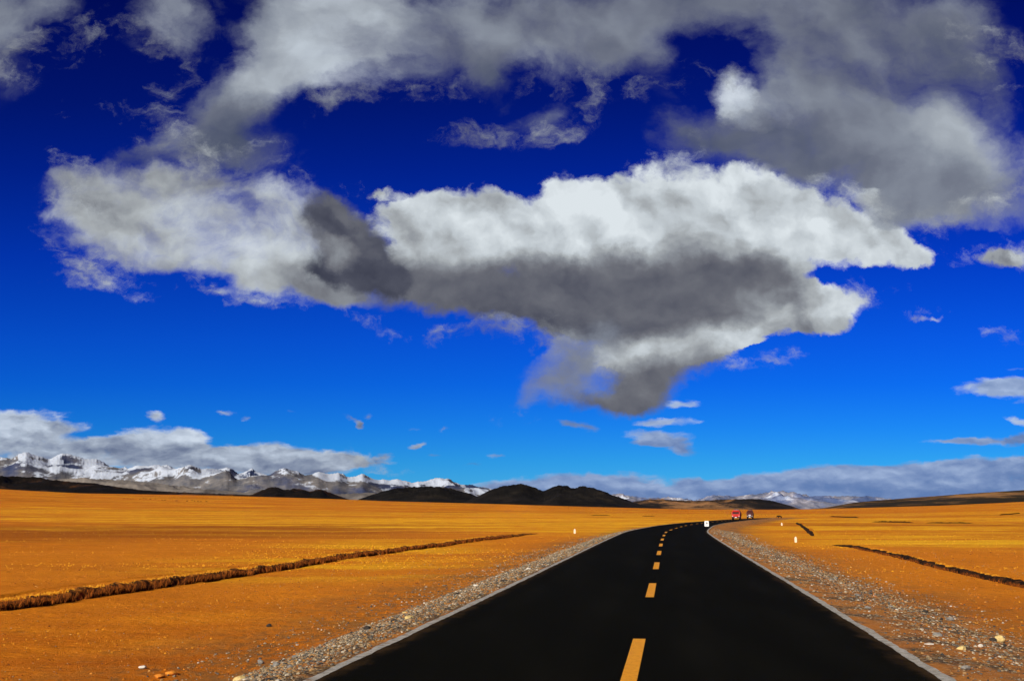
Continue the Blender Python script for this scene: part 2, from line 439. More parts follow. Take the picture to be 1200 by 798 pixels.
def ground_z(x, y):
    x = np.asarray(x, float)
    y = np.asarray(y, float)
    r = np.hypot(x, y)
    yc = np.clip(y, -40, 600)
    t = (x - xc(yc)) * np.cos(heading(yc))
    base = zr(yc) - 0.45
    at = np.abs(t)
    # embankment of the road
    sh = np.where(t > 0, 3.4, 2.3)
    e = sstep(HALF + 0.25, HALF + 0.25 + sh, at)
    nearr = 1 - sstep(450, 600, y)
    bump = 0.05 * fbm(x / 3.1, y / 3.1, 5, 4) + 0.16 * fbm(x / 19., y / 19., 9, 3) + 0.02 * fbm(x / .5, y / .5, 31, 3)
    far_b = 0.5 * fbm(x / 160., y / 160., 12, 3) * sstep(80, 300, r)
    z_pl = base + (bump + far_b) * e
    z_rd = zr(yc) - 0.03
    z = z_rd * (1 - e) + z_pl * e
    z = z * nearr + z_pl * (1 - nearr)
    # steps at the eroded banks
    xl = np.interp(y, LD[:, 1], LD[:, 0])
    fl = sstep(LD[0, 1] - 6, LD[0, 1], y) * (1 - sstep(LD[-1, 1] - 18, LD[-1, 1] + 5, y))
    z = z + 0.27 * fl * sstep(0.50, 0.85, xl - x)
    xr = np.interp(y, RD[:, 1], RD[:, 0])
    fr = sstep(RD[0, 1] - 6, RD[0, 1], y) * (1 - sstep(RD[-1, 1] - 6, RD[-1, 1] + 1, y))
    z = z + 0.14 * fr * sstep(0.50, 0.85, x - xr)
    # the far plain climbs to its own skyline
    u = np.where(y > 1, x / np.maximum(y, 1), np.sign(x) * 9)
    rv = np.interp(u, _ru, _rv)
    D = 3000.0
    zt = CAMH + rv * D
    f = np.clip((np.maximum(y, 1) - 260) / (D - 260), 0, 1)
    f = np.where(y > 1, f ** 1.55, 0)
    z = z * (1 - f) + zt * f
    z = z + sstep(400, 1500, y) * 1.2 * fbm(x / 330., y / 210., 77, 4) * (1 - sstep(2300, 3000, y))
    return z


_T = np.geomspace(6, 2950, 9000)


def hit(px, py):
    """where a bearing meets the land"""
    d = ray(px, py)
    k = np.argmax(CAMH + d[2] * _T <= ground_z(d[0] * _T, d[1] * _T))
    t_ = _T[k] if k else 900.0
    return d[0] * t_, d[1] * t_


# ------------------------------------------------------------------ mesh / object helpers
def mesh_np(name, verts, faces, mats, smooth=False, nv=None):
    verts = np.asarray(verts, np.float32)
    faces = np.asarray(faces, np.int32)
    me = bpy.data.meshes.new(name)
    k = faces.shape[1]
    me.vertices.add(len(verts))
    me.vertices.foreach_set('co', verts.ravel())
    me.loops.add(faces.size)
    me.loops.foreach_set('vertex_index', faces.ravel())
    me.polygons.add(len(faces))
    me.polygons.foreach_set('loop_start', np.arange(0, faces.size, k, dtype=np.int32))
    me.polygons.foreach_set('loop_total', np.full(len(faces), k, np.int32))
    me.polygons.foreach_set('use_smooth', np.full(len(faces), smooth, bool))
    me.update(calc_edges=True)
    me.validate()
    for m in (mats if isinstance(mats, (list, tuple)) else [mats]):
        me.materials.append(m)
    return me


def link(name, me, parent=None, **props):
    o = bpy.data.objects.new(name, me)
    C.objects.link(o)
    if parent:
        o.parent = parent
    for k, v in props.items():
        o[k] = v
    return o


def grid_faces(nr, nc, wrap=False):
    i = np.arange(nr - 1)[:, None]
    j = np.arange(nc if wrap else nc - 1)[None, :]
    j2 = (j + 1) % nc
    a = i * nc + j
    b = i * nc + j2
    c = (i + 1) * nc + j2
    d = (i + 1) * nc + j
    return np.stack([a, b, c, d], -1).reshape(-1, 4)


def material(name):
    m = bpy.data.materials.new(name)
    m.use_nodes = True
    t = NT(m.node_tree)
    b = t.n.get('Principled BSDF')
    return m, t, b


def simple(name, col, rough=0.6, spec=0.3, metal=0.0, var=0.15, scale=8.0, emit=None):
    m, t, b = material(name)
    co = t.new('ShaderNodeTexCoord').outputs['Object']
    n = t.noise(co, scale, 5, .6)
    c = t.mix(t.mapr(n, .3, .7), tuple(x * (1 - var) for x in col), tuple(min(1, x * (1 + var)) for x in col))
    t.l.new(c, b.inputs['Base Color'])
    b.inputs['Roughness'].default_value = rough
    b.inputs['Specular IOR Level'].default_value = spec
    b.inputs['Metallic'].default_value = metal
    return m


# ------------------------------------------------------------------ materials of the land
def ground_material():
    m, t, b = material('dry_steppe')
    pos = t.new('ShaderNodeNewGeometry').outputs['Position']
    x, y, z = t.sep(pos)
    at = t.new('ShaderNodeAttribute', attribute_name='t_road').outputs['Fac']   # signed distance from road centre
    big = t.noise(t.vm('MULTIPLY', pos, (1 / 260, 1 / 70, 0)), 1.0, 4, .55)
    mid = t.noise(t.vm('MULTIPLY', pos, (1 / 42, 1 / 12, 0)), 1.0, 5, .6)
    sml = t.noise(t.vm('MULTIPLY', pos, (1 / 4.0, 1 / 2.2, 0)), 1.0, 6, .62)
    fine = t.noise(pos, 9.0, 5, .7)
    grit = t.noise(pos, 55.0, 3, .6)
    gran = t.noise(t.vm('MULTIPLY', pos, (1, .45, 1)), 5.0, 5, .72)
    dirt = t.ramp(t.m('ADD', t.m('ADD', t.m('MULTIPLY', sml, .45), t.m('MULTIPLY', mid, .30)), t.m('MULTIPLY', gran, .25)),
                  [(.34, (.26, .062, .0030)), (.44, (.44, .115, .0038)), (.54, (.57, .170, .0050)), (.65, (.70, .255, .010))])
    wob = t.m('MULTIPLY_ADD', t.m('SUBTRACT', mid, .5), 90.0, y)
    # brown thin-soiled ground around the near gully and a long brown belt on the left
    slopeb = t.m('MULTIPLY_ADD', x, -.30, wob)
    brown = t.m('MULTIPLY', t.m('MULTIPLY', t.mapr(slopeb, 62, 85), t.mapr(slopeb, 210, 150)), t.mapr(x, 5, -25))
    rustn = t.mapr(t.noise(t.vm('MULTIPLY', pos, (1 / 520, 1 / 120, 0)), 1.0, 4, .55), .50, .64)
    rust = t.m('MAXIMUM', t.m('MULTIPLY', brown, .8), t.m('MULTIPLY', t.m('MULTIPLY', rustn, .7), t.mapr(y, 60, 200)))
    pale_near_road = t.m('MULTIPLY', t.mapr(t.m('MULTIPLY_ADD', t.m('SUBTRACT', mid, .5), 30.0, x), -48, -6), t.m('MULTIPLY', t.mapr(x, 60, 20), t.mapr(y, 15, 32)))
    dirt = t.mix(t.m('MULTIPLY', pale_near_road, .55), dirt, (.66, .215, .010))  # paler near the road: soil variation with lens vignetting put into the colour
    c = t.mix(rust, dirt, (.29, .078, .003))
    # dry grass: bright yellow belts out on the plain, patches nearer
    g = t.m('ADD', t.m('MULTIPLY', big, .9), t.m('ADD', t.m('MULTIPLY', mid, .75), t.m('MULTIPLY', sml, .35)))
    gr = t.mapr(g, 1.0, 1.18)
    gfar = t.m('MULTIPLY', gr, t.m('MULTIPLY_ADD', t.mapr(y, 40, 160), .62, .20))
    slope = t.m('MULTIPLY_ADD', x, -.25, wob)
    near1 = t.m('MULTIPLY_ADD', x, 1.2, t.m('MULTIPLY_ADD', t.m('SUBTRACT', mid, .5), 50.0, y))
    belt1 = t.m('MULTIPLY', t.m('MULTIPLY', t.mapr(near1, 92, 122), t.mapr(slope, 540, 400)), t.mapr(at, 2, -6))
    belt1 = t.m('MAXIMUM', belt1, t.m('MULTIPLY', t.m('MULTIPLY', t.mapr(slope, 195, 235), t.mapr(slope, 500, 380)), t.mapr(at, 0, 6)))
    belt2 = t.m('MULTIPLY', t.m('MULTIPLY', t.mapr(x, 14, 30), t.mapr(wob, 52, 62)), t.mapr(wob, 100, 82))
    belt3 = t.m('MULTIPLY', t.m('MULTIPLY', t.mapr(x, 22, 40), t.mapr(wob, 112, 122)), t.mapr(wob, 165, 145))
    belt4 = t.m('MULTIPLY', t.m('MULTIPLY', t.mapr(x, 1, -5), t.mapr(x, -16, -9)), t.m('MULTIPLY', t.mapr(y, 30, 38), t.mapr(y, 80, 60)))
    belt5 = t.m('MULTIPLY', t.m('MULTIPLY', t.mapr(slope, 560, 640), t.mapr(slope, 1000, 850)), .7)
    belt = t.m('MAXIMUM', t.m('MAXIMUM', t.m('MAXIMUM', belt1, belt5), belt2), t.m('MAXIMUM', belt3, t.m('MULTIPLY', belt4, .7)))
    streak = t.noise(t.vm('MULTIPLY', pos, (1 / 60, 1 / 9, 0)), 1.0, 7, .68)
    belt = t.m('MULTIPLY', belt, t.mapr(t.m('MULTIPLY_ADD', t.m('SUBTRACT', sml, .5), .5, streak), .40, .58))
    gfac = t.m('MAXIMUM', gfar, t.m('MULTIPLY', belt, .95))
    gcol = t.ramp(t.m('ADD', t.m('MULTIPLY', fine, .5), t.m('MULTIPLY', streak, .5)), [(.38, (.50, .200, .005)), (.5, (.74, .36, .008)), (.62, (.86, .50, .018))])
    c = t.mix(gfac, c, gcol)
    # dark clods and dark brown spots
    spots = t.m('MULTIPLY', t.mapr(t.noise(t.vm('MULTIPLY', pos, (1.2, 1.6, 0)), 1.0, 6, .72), .58, .70), t.mapr(sml, .44, .6))
    c = t.mix(t.m('MULTIPLY', spots, .70), c, (.085, .026, .005))
    # fine grit, grains and small pale pebbles
    c = t.mix(t.m('MULTIPLY', t.mapr(gran, .53, .68), .45), c, (.15, .042, .004))
    c = t.mix(t.m('MULTIPLY', t.mapr(grit, .60, .70), .35), c, (.15, .050, .008))
    c = t.mix(t.m('MULTIPLY', t.mapr(t.noise(pos, 23.0, 3, .6), .64, .70), .55), c, (.66, .38, .12))
    # stony grey-brown apron beyond the shoulder
    ab = t.m('ABSOLUTE', at)
    apron = t.m('MULTIPLY', t.mapr(t.m('MULTIPLY_ADD', t.m('SUBTRACT', mid, .5), 6.0, ab), 9.5, 5.0), t.mapr(t.m('MULTIPLY_ADD', t.m('SUBTRACT', sml, .5), .8, gran), .36, .58))
    c = t.mix(t.m('MULTIPLY', apron, .85), c, (.18, .088, .028))
    # gravelly shoulder
    edge = t.m('MULTIPLY_ADD', t.m('SUBTRACT', sml, .5), 2.6, ab)
    rgt = t.mapr(at, -.5, .5)
    shw = t.m('MULTIPLY_ADD', rgt, 1.1, HALF + 1.75)
    sh = t.mapr(edge, t.m('ADD', shw, .6), t.m('SUBTRACT', shw, .6))
    vo = t.new('ShaderNodeTexVoronoi', voronoi_dimensions='3D')
    t.l.new(pos, vo.inputs['Vector'])
    vo.inputs['Scale'].default_value = 20.0
    sc = t.sep(vo.outputs['Color'])
    peb = t.ramp(sc[0], [(0, (.040, .036, .032)), (.3, (.11, .092, .070)), (.55, (.20, .14, .080)), (.75, (.32, .17, .050)), (.9, (.38, .29, .17)), (1, (.50, .42, .30))])
    peb = t.mix(t.mapr(vo.outputs['Distance'], .35, .75), peb, (.055, .032, .013))
    orange_in = t.m('MULTIPLY', t.mapr(t.noise(pos, .9, 5, .68), t.m('MULTIPLY_ADD', rgt, -.06, .46), t.m('MULTIPLY_ADD', rgt, -.06, .60)), .85)
    peb = t.mix(orange_in, peb, t.mix(.6, dirt, (.40, .175, .050)))
    c = t.mix(t.m('MULTIPLY', sh, .92), c, peb)
    t.l.new(c, b.inputs['Base Color'])
    b.inputs['Roughness'].default_value = 1.0
    b.inputs['Specular IOR Level'].default_value = 0.05
    bm = t.new('ShaderNodeBump')
    bm.inputs['Strength'].default_value = .9
    bm.inputs['Distance'].default_value = .09
    hgt = t.m('ADD', t.m('MULTIPLY', fine, .6), t.m('MULTIPLY', grit, .3))
    hgt = t.m('MULTIPLY_ADD', t.noise(t.vm('MULTIPLY', pos, (1.2, 2.4, 0)), 1.0, 5, .68), 1.2, hgt)
    t.l.new(hgt, bm.inputs['Height'])
    t.l.new(bm.outputs[0], b.inputs['Normal'])
    return m


M_ground = ground_material()

# ground sheet: fan of rings, dense in view, closing behind the camera
az = np.concatenate([np.linspace(-38, 38, 801), np.linspace(41, 319, 94)]) * math.pi / 180
rr = np.concatenate([[0.3, 1.2, 2.2, 3.5, 5], np.geomspace(6, 3050, 900), np.geomspace(3400, 90000, 28)])
RRg, AZg = np.meshgrid(rr, az, indexing='ij')
gx, gy = RRg * np.sin(AZg), RRg * np.cos(AZg)
gz = ground_z(gx, gy)
gz = np.where(RRg > 3050, gz - (RRg - 3050) * 0.004, gz)
gz = np.maximum(gz, -60)
gme = mesh_np('ground', np.stack([gx, gy, gz], -1).reshape(-1, 3), grid_faces(len(rr), len(az), True)[:, ::-1], M_ground, True)
_yc = np.clip(gy, -40, 600)
_t = (gx - xc(_yc)) * np.cos(heading(_yc))
_t = np.where(gy > 600, 60.0, _t)
a_ = gme.attributes.new('t_road', 'FLOAT', 'POINT')
a_.data.foreach_set('value', _t.ravel().astype(np.float32))
link('ground', gme, kind='structure')


# ------------------------------------------------------------------ road
def strip(t0, t1, y0, y1, dz, n, jag0=None, jag1=None):
    ys = np.linspace(y0, y1, n)
    h = heading(ys)
    rows = []
    for tt, jag in ((t0, jag0), (t1, jag1)):
        o = tt + (jag(ys) if jag else 0)
        rows.append(np.stack([xc(ys) + o * np.cos(h), ys - o * np.sin(h), zr(ys) + dz + 0 * ys], -1))
    v = np.stack(rows, 1).reshape(-1, 3)
    return v, grid_faces(n, 2)[:, ::-1]


def asphalt_material():
    m, t, b = material('fresh_asphalt')
    pos = t.new('ShaderNodeNewGeometry').outputs['Position']
    g = t.noise(pos, 95, 4, .7)
    w = t.noise(t.vm('MULTIPLY', pos, (.8, .12, 0)), 1.0, 4, .6)
    v = t.m('ADD', t.m('MULTIPLY', g, .7), t.m('MULTIPLY', w, .3))
    c = t.ramp(v, [(.3, (.0022, .0021, .0013)), (.5, (.0040, .0038, .0023)), (.66, (.0070, .0066, .0042)), (.75, (.020, .018, .012))])
    te = t.m('ABSOLUTE', t.new('ShaderNodeAttribute', attribute_name='t_edge').outputs['Fac'])
    du = t.noise(t.vm('MULTIPLY', pos, (1, .5, 1)), 2.6, 6, .7)
    c = t.mix(t.m('MULTIPLY', t.mapr(t.m('MULTIPLY_ADD', t.m('SUBTRACT', du, .5), .9, te), 2.95, 3.35), .35), c, (.10, .055, .022))
    trk = t.m('MULTIPLY', t.mapr(t.m('ABSOLUTE', t.m('SUBTRACT', t.m('PINGPONG', t.m('ADD', te, .0), 1.6), .75)), .45, .05), t.mapr(w, .35, .65))
    c = t.mix(t.m('MULTIPLY', trk, .16), c, (.012, .011, .008))
    t.l.new(c, b.inputs['Base Color'])
    b.inputs['Roughness'].default_value = 1.0
    b.inputs['Specular IOR Level'].default_value = .01
    bm = t.new('ShaderNodeBump')
    bm.inputs['Strength'].default_value = .4
    bm.inputs['Distance'].default_value = .01
    t.l.new(g, bm.inputs['Height'])
    t.l.new(bm.outputs[0], b.inputs['Normal'])
    return m


M_asphalt = asphalt_material()


def paint_material():
    m, t, b = material('yellow_road_paint')
    pos = t.new('ShaderNodeNewGeometry').outputs['Position']
    n = t.noise(pos, 14, 6, .7)
    c = t.mix(t.mapr(n, .35, .7), (.60, .235, .008), (.72, .31, .014))
    c = t.mix(t.mapr(t.noise(pos, 30, 6, .75), .57, .66, 0, .85), c, (.07, .032, .006))
    t.l.new(c, b.inputs['Base Color'])
    b.inputs['Roughness'].default_value = .7
    b.inputs['Specular IOR Level'].default_value = .15
    return m


def kerb_material():
    m, t, b = material('cement_edge')
    pos = t.new('ShaderNodeNewGeometry').outputs['Position']
    n = t.noise(pos, 6, 7, .7)
    c = t.ramp(n, [(.3, (.16, .145, .12)), (.5, (.30, .28, .24)), (.7, (.42, .39, .34))])
    c = t.mix(t.mapr(t.noise(pos, 2.2, 6, .7), .57, .66), c, (.19, .10, .045))
    c = t.mix(t.mapr(t.noise(pos, 26, 4, .7), .60, .68), c, (.035, .032, .028))
    t.l.new(c, b.inputs['Base Color'])
    b.inputs['Roughness'].default_value = .9
    b.inputs['Specular IOR Level'].default_value = .1
    return m


M_paint, M_kerb = paint_material(), kerb_material()
v, f = strip(-HALF, HALF, -35, 595, 0.0, 700)
rme = mesh_np('road', v, f, M_asphalt)
at_ = rme.attributes.new('t_edge', 'FLOAT', 'POINT')
at_.data.foreach_set('value', np.tile(np.array([-HALF, HALF], np.float32), len(v) // 2))
road = link('road', rme, kind='structure')
for sgn in (-1, 1):
    v1, f1 = strip(sgn * (HALF - .01), sgn * (HALF + .115), -35, 480, 0.004, 3600,
                   lambda ys: sgn * (.02 * perlin(ys * 1.1, ys * 0 + 3.3 + sgn, 4) + .014 * perlin(ys * 5, ys * 0 + 1.3, 6)),
                   lambda ys: sgn * (.03 * perlin(ys * .9, ys * 0 + 9.3 + sgn, 5) + .025 * perlin(ys * 4, ys * 0 + 5.3, 8)))
    if sgn < 0:
        f1 = f1[:, ::-1]
    link('kerb', mesh_np('kerb', v1, f1, M_kerb), kind='structure')
tops = [4.6, 14.5, 25.3, 35.3, 45.1, 54.8, 64.5, 74.4, 84.6] + [95.0 + 10 * i for i in range(30)]
for k, ty in enumerate(tops):
    v, f = strip(-.085, .085, ty - 4.0, ty, 0.005, 9)
    link('lane_dash', mesh_np('lane_dash', v, f, M_paint), parent=road)


# ------------------------------------------------------------------ eroded banks of the dry gullies
def bank_material():
    m, t, b = material('dark_turf_soil')
    pos = t.new('ShaderNodeNewGeometry').outputs['Position']
    n = t.noise(t.vm('MULTIPLY', pos, (3.4, 3.4, .9)), 1.0, 6, .65)
    c = t.ramp(n, [(.36, (.014, .0075, .004)), (.46, (.07, .026, .007)), (.54, (.25, .080, .011)), (.64, (.50, .17, .018))])
    t.l.new(c, b.inputs['Base Color'])
    b.inputs['Roughness'].default_value = 1
    b.inputs['Specular IOR Level'].default_value = .05
    return m


M_bank = bank_material()


def dark_bank_material():
    m, t, b = material('shaded_turf_soil')
    pos = t.new('ShaderNodeNewGeometry').outputs['Position']
    n = t.noise(t.vm('MULTIPLY', pos, (3.4, 3.4, .9)), 1.0, 6, .65)
    c = t.ramp(n, [(.36, (.006, .0036, .0022)), (.50, (.016, .008, .004)), (.60, (.060, .022, .006)), (.70, (.20, .07, .010))])  # dark soil taken darker, standing in for shade on a sunlit face
    t.l.new(c, b.inputs['Base Color'])
    b.inputs['Roughness'].default_value = 1
    b.inputs['Specular IOR Level'].default_value = .05
    return m


M_bank2 = dark_bank_material()


def bank(pts, side, hgt, step, seed, soft=0.0, mat=None):
    """a fluted earth bank along a world polyline; side = +1 when the high ground is to the right of travel"""
    pts = np.asarray(pts, float)
    seg = np.hypot(*np.diff(pts, axis=0).T)
    s = np.concatenate([[0], np.cumsum(seg)])
    n = int(s[-1] / step) + 2
    ss = np.linspace(0, s[-1], n)
    X = np.interp(ss, s, pts[:, 0])
    Y = np.interp(ss, s, pts[:, 1])
    dxx, dyy = np.gradient(X), np.gradient(Y)
    L = np.hypot(dxx, dyy)
    nx, ny = dyy / L * side, -dxx / L * side
    taper = np.clip(np.minimum(ss, s[-1] - ss) / min(6.0, 0.2 * s[-1] + .01), 0, 1) ** .6
    irr = np.clip(.62 + 1.3 * fbm(ss / 1.3, ss * 0 + seed, seed, 4), .15, 1.25)
    zlo = ground_z(X - nx * .45, Y - ny * .45)
    zhi = np.maximum(ground_z(X + nx * 1.3, Y + ny * 1.3), zlo + hgt * soft)
    rows = []
    K = [(-.5, -.02, .1), (-.1, .02, .2), (.15, .05, .6), (.35, .07, 1.1), (.55, .10, 1.4), (.75, .14, 1.4), (.90, .20, 1.2), (1.0, .32, .9), (1.03, .65, .4), (1.03, 1.0, .1)]
    for f_, off, amp in K:
        fl = amp * (.075 * fbm(ss / .30, ss * 0 + f_ * .8 + seed, seed + 3, 5, .62) + .10 * fbm(ss / 1.9, ss * 0 + seed, seed + 5, 3)) * (hgt / .3)
        o = (off * hgt / .3 if f_ < .95 else off) + fl
        zz = zlo + (zhi - zlo) * f_ * (.62 + .38 * irr) * (.25 + .75 * taper) - (.1 * (1 - taper))
        if off > .6:
            gq = ground_z(X + nx * o, Y + ny * o)
            zz = np.maximum(gq, zlo + (zhi - zlo) * .9 * (.25 + .75 * taper)) + .006 if off < .8 else gq - .012
            zz = zz - .12 * (1 - taper)
        rows.append(np.stack([X + nx * o, Y + ny * o, zz], -1))
    v = np.stack(rows, 0).reshape(-1, 3)
    f = grid_faces(len(K), n)
    if side < 0:
        f = f[:, ::-1]
    me = mesh_np('gully_bank', v, f, [mat or M_bank, M_ground], True)
    me.polygons.foreach_set('material_index', np.repeat(np.where(np.arange(len(K) - 1) >= 7, 1, 0), n - 1).astype(np.int32))
    at_ = me.attributes.new('t_road', 'FLOAT', 'POINT')
    at_.data.foreach_set('value', np.full(len(v), 30.0, np.float32))
    return link('gully_bank', me, kind='structure')


bank(LD, -1, .30, .05, 3)
bank(RD, 1, .14, .05, 8, 0.0, M_bank2)


def far_bank(pxs, hgt, side, seed):
    zf = lambda y: zr(y) - .5
    pts = []
    for a, b_ in pxs:
        pts.append(hit(a, b_))
    return bank(pts, side, hgt, max(.1, np.hypot(*(np.array(pts[0]) - np.array(pts[-1]))) / 200), seed, 1.0, M_bank2)


far_bank([(950, 628), (944, 622), (938, 617), (932, 613)], .28, 1, 15)
far_bank([(972, 605.5), (985, 606), (1006, 606.5)], .7, -1, 17)
far_bank([(1020, 611.5), (1045, 612), (1070, 612.5)], .35, -1, 18)
far_bank([(1085, 613), (1110, 613), (1142, 613.2)], .25, -1, 19)
far_bank([(1172, 603.5), (1186, 602.5), (1196, 601.5)], .7, -1, 20)
far_bank([(692, 604), (704, 604), (716, 604)], .5, -1, 21)
far_bank([(752, 605), (760, 605), (768, 605)], .4, -1, 22)


# ------------------------------------------------------------------ hills and mountains
def gsm(a, sg):
    if sg <= 0:
        return a
    k = np.exp(-.5 * (np.arange(-int(3 * sg) - 1, int(3 * sg) + 2) / sg) ** 2)
    k /= k.sum()
    p = len(k) // 2
    return np.convolve(np.pad(a, p, mode='edge'), k, 'valid')


def range_mesh(name, prof, dist, depth, mat, seed, fx, fy, rough, step_px=1.0, ns=110, base=-30, peak=.55, sm=4, octv=7, sharp=1.0, gain=.5):
    prof = np.array(prof, float)
    px = np.arange(prof[0, 0], prof[-1, 0] + .01, step_px)
    py = np.interp(px, prof[:, 0], prof[:, 1])
    py = gsm(py, 1.2 / step_px)
    q = np.array([uv(a, b_) for a, b_ in zip(px, py)])
    U, V = q[:, 0], q[:, 1]
    s = np.linspace(0, 1, ns)
    Y = dist + (s - peak) * depth
    X = U[None, :] * Y[:, None]
    YY = np.repeat(Y[:, None], len(U), 1)
    e = np.where(s < peak, sstep(0, peak, s) ** sharp, 1 - sstep(peak, 1.0, s) * .9)[:, None]
    wx = .35 * fbm(X / fx * .8, YY / fy * .8, seed + 50, 3)
    rg = ridged(X / fx + wx, YY / fy + wx, seed, octv, gain)
    raw = e * (1 - rough + rough * rg * 1.35)
    zt = CAMH + V * dist - base
    ang = raw * zt[None, :] + base - CAMH
    mx = (ang / YY).max(0)
    # scale so that the skyline seen from the road has the photographed outline
    scl = (V * 1.0 - (base - CAMH) / dist) / np.maximum(mx - (base - CAMH) / dist, 1e-6)
    scl = gsm(scl, sm)
    Z = base + raw * zt[None, :] * scl[None, :]
    v = np.stack([X, YY, Z], -1).reshape(-1, 3)
    me = mesh_np(name, v, grid_faces(ns, len(U)), mat, True)
    at_ = me.attributes.new('rel', 'FLOAT', 'POINT')
    rel = (Z - base) / (gsm(zt, 60)[None, :])
    at_.data.foreach_set('value', rel.ravel().astype(np.float32))
    return link(name, me, kind='structure')


def snow_material():
    m, t, b = material('snowy_rock')
    geo = t.new('ShaderNodeNewGeometry')
    pos, nor = geo.outputs['Position'], geo.outputs['Normal']
    x, y, z = t.sep(pos)
    nz = t.sep(nor)[2]
    n = t.noise(pos, .0011, 8, .62)
    n2 = t.noise(t.vm('MULTIPLY', pos, (1, .5, 2.0)), .0042, 7, .66)
    n3 = t.noise(pos, .00042, 3, .5)
    rock = t.ramp(n2, [(.34, (.062, .066, .082)), (.5, (.125, .118, .118)), (.66, (.195, .176, .160))])
    cloud_shade = t.mapr(t.noise(t.vm('ADD', pos, (4100, 0, 900)), .00062, 5, .55), .50, .60)
    rock = t.mix(t.m('MULTIPLY', cloud_shade, .9), rock, (.018, .030, .080))  # blue-dark patches paint cloud shadow onto the rock
    rel = t.new('ShaderNodeAttribute', attribute_name='rel').outputs['Fac']
    hgt = t.m('MULTIPLY_ADD', t.m('SUBTRACT', n, .5), 1.25, rel)
    hgt = t.m('MULTIPLY_ADD', t.m('SUBTRACT', n2, .5), 1.0, hgt)
    hgt = t.m('MULTIPLY_ADD', t.m('SUBTRACT', n3, .5), 1.5, hgt)
    hgt = t.m('MULTIPLY_ADD', cloud_shade, -.16, hgt)
    sn = t.mapr(hgt, .78, .87)
    sn = t.m('MULTIPLY', sn, t.mapr(t.m('MULTIPLY_ADD', t.m('SUBTRACT', n2, .5), .3, nz), .74, .84))
    st = t.m('MULTIPLY', t.mapr(n2, .58, .66), t.mapr(rel, .25, .6))
    sn = t.m('MAXIMUM', sn, t.m('MULTIPLY', st, .75))
    c = t.mix(sn, rock, (.40, .445, .52))
    t.l.new(c, b.inputs['Base Color'])
    b.inputs['Roughness'].default_value = .9
    b.inputs['Specular IOR Level'].default_value = .1
    return m


def hill_material(name, dark, mid, light, lo, hi, scale, stretch=(1, 1, 1)):
    m, t, b = material(name)
    pos = t.new('ShaderNodeNewGeometry').outputs['Position']
    n = t.noise(t.vm('MULTIPLY', pos, stretch), scale, 7, .6)
    n2 = t.noise(pos, scale * 6, 6, .65)
    v = t.m('ADD', t.m('MULTIPLY', n, .75), t.m('MULTIPLY', n2, .25))
    c = t.ramp(v, [(lo - .1, dark), (lo, mid), (hi, light)])
    t.l.new(c, b.inputs['Base Color'])
    b.inputs['Roughness'].default_value = 1
    b.inputs['Specular IOR Level'].default_value = .05
    return m


SNOW = [(-260, 545), (-160, 533), (-80, 540), (-30, 534), (0, 537), (13, 537), (22, 531.5), (31, 529), (40, 533), (48, 534.5), (58, 537.5), (66, 533.5), (73, 531.5), (86, 534), (100, 537.5), (113, 538), (122, 542), (130, 546), (145, 549), (155, 547),
        (163, 545), (176, 545.5), (190, 544), (203, 549), (214, 547), (223, 544), (230, 547), (236, 549.5), (250, 549), (266, 547.5), (278, 555), (285, 553), (293, 550), (306, 553), (317, 555), (327, 552), (335, 549.5), (346, 552), (357, 556.5), (366, 555),
        (373, 552.5), (385, 555.5), (391, 555), (397, 553.5), (408, 559), (417, 558), (425, 554.5), (434, 559), (445, 563), (455, 563), (465, 561), (475, 563.5), (485, 565), (500, 563), (513, 562), (525, 559), (532, 563), (540, 568), (550, 568), (560, 570), (570, 571), (580, 575), (592, 580), (610, 586)]
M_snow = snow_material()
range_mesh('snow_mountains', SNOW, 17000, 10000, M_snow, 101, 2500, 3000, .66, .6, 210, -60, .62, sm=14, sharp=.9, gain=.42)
# bare brown slopes in front of the snow range
M_brown = hill_material('bare_brown_slope', (.095, .085, .080), (.155, .138, .122), (.25, .215, .18), .50, .66, .0022)
range_mesh('foothills', [(-260, 566), (0, 565), (40, 563), (90, 560), (140, 562), (190, 567), (240, 573), (290, 577), (340, 575), (400, 579), (430, 577), (470, 579), (520, 582), (580, 589)], 11500, 5000, M_brown, 120, 1300, 1500, .35, 1.2, 90, -50, .6)
M_darkhill = hill_material('cloud_shaded_hill', (.0045, .0042, .0044), (.0085, .0075, .0068), (.026, .020, .014), .52, .72, .0045)  # near-black colour stands in for cloud shadow over the hills
M_brownhill = hill_material('brown_dark_hill', (.005, .0042, .0038), (.011, .007, .005), (.15, .060, .018), .55, .66, .0032)  # cloud shadow carried by the near-black tones of this colour
range_mesh('dark_hills', [(-300, 552), (-60, 556), (0, 557.5), (25, 558.5), (45, 559), (60, 562), (85, 564.5), (110, 566), (135, 570), (170, 574.5), (220, 577), (300, 580), (340, 584)], 5200, 2200, M_brownhill, 140, 420, 500, .3, 1.0, 70, 20, .55)
range_mesh('dark_hills', [(270, 586), (296, 579), (308, 574), (318, 570.5), (325, 570.5), (333, 574), (345, 572.5), (356, 573.5), (364, 576), (371, 573.5), (377, 573), (384, 576.5), (395, 580), (406, 584), (425, 590)], 6000, 1800, M_brownhill, 151, 380, 450, .3, .8, 70, 0, .55)
range_mesh('dark_hills', [(405, 590), (425, 583.5), (437, 579), (450, 575), (462, 572.5), (473, 571.3), (485, 570.3), (500, 569.8), (513, 570), (525, 571.5), (538, 575), (551, 578), (560, 582), (575, 590)], 7200, 2000, M_darkhill, 163, 420, 500, .32, .8, 80, -10, .55)
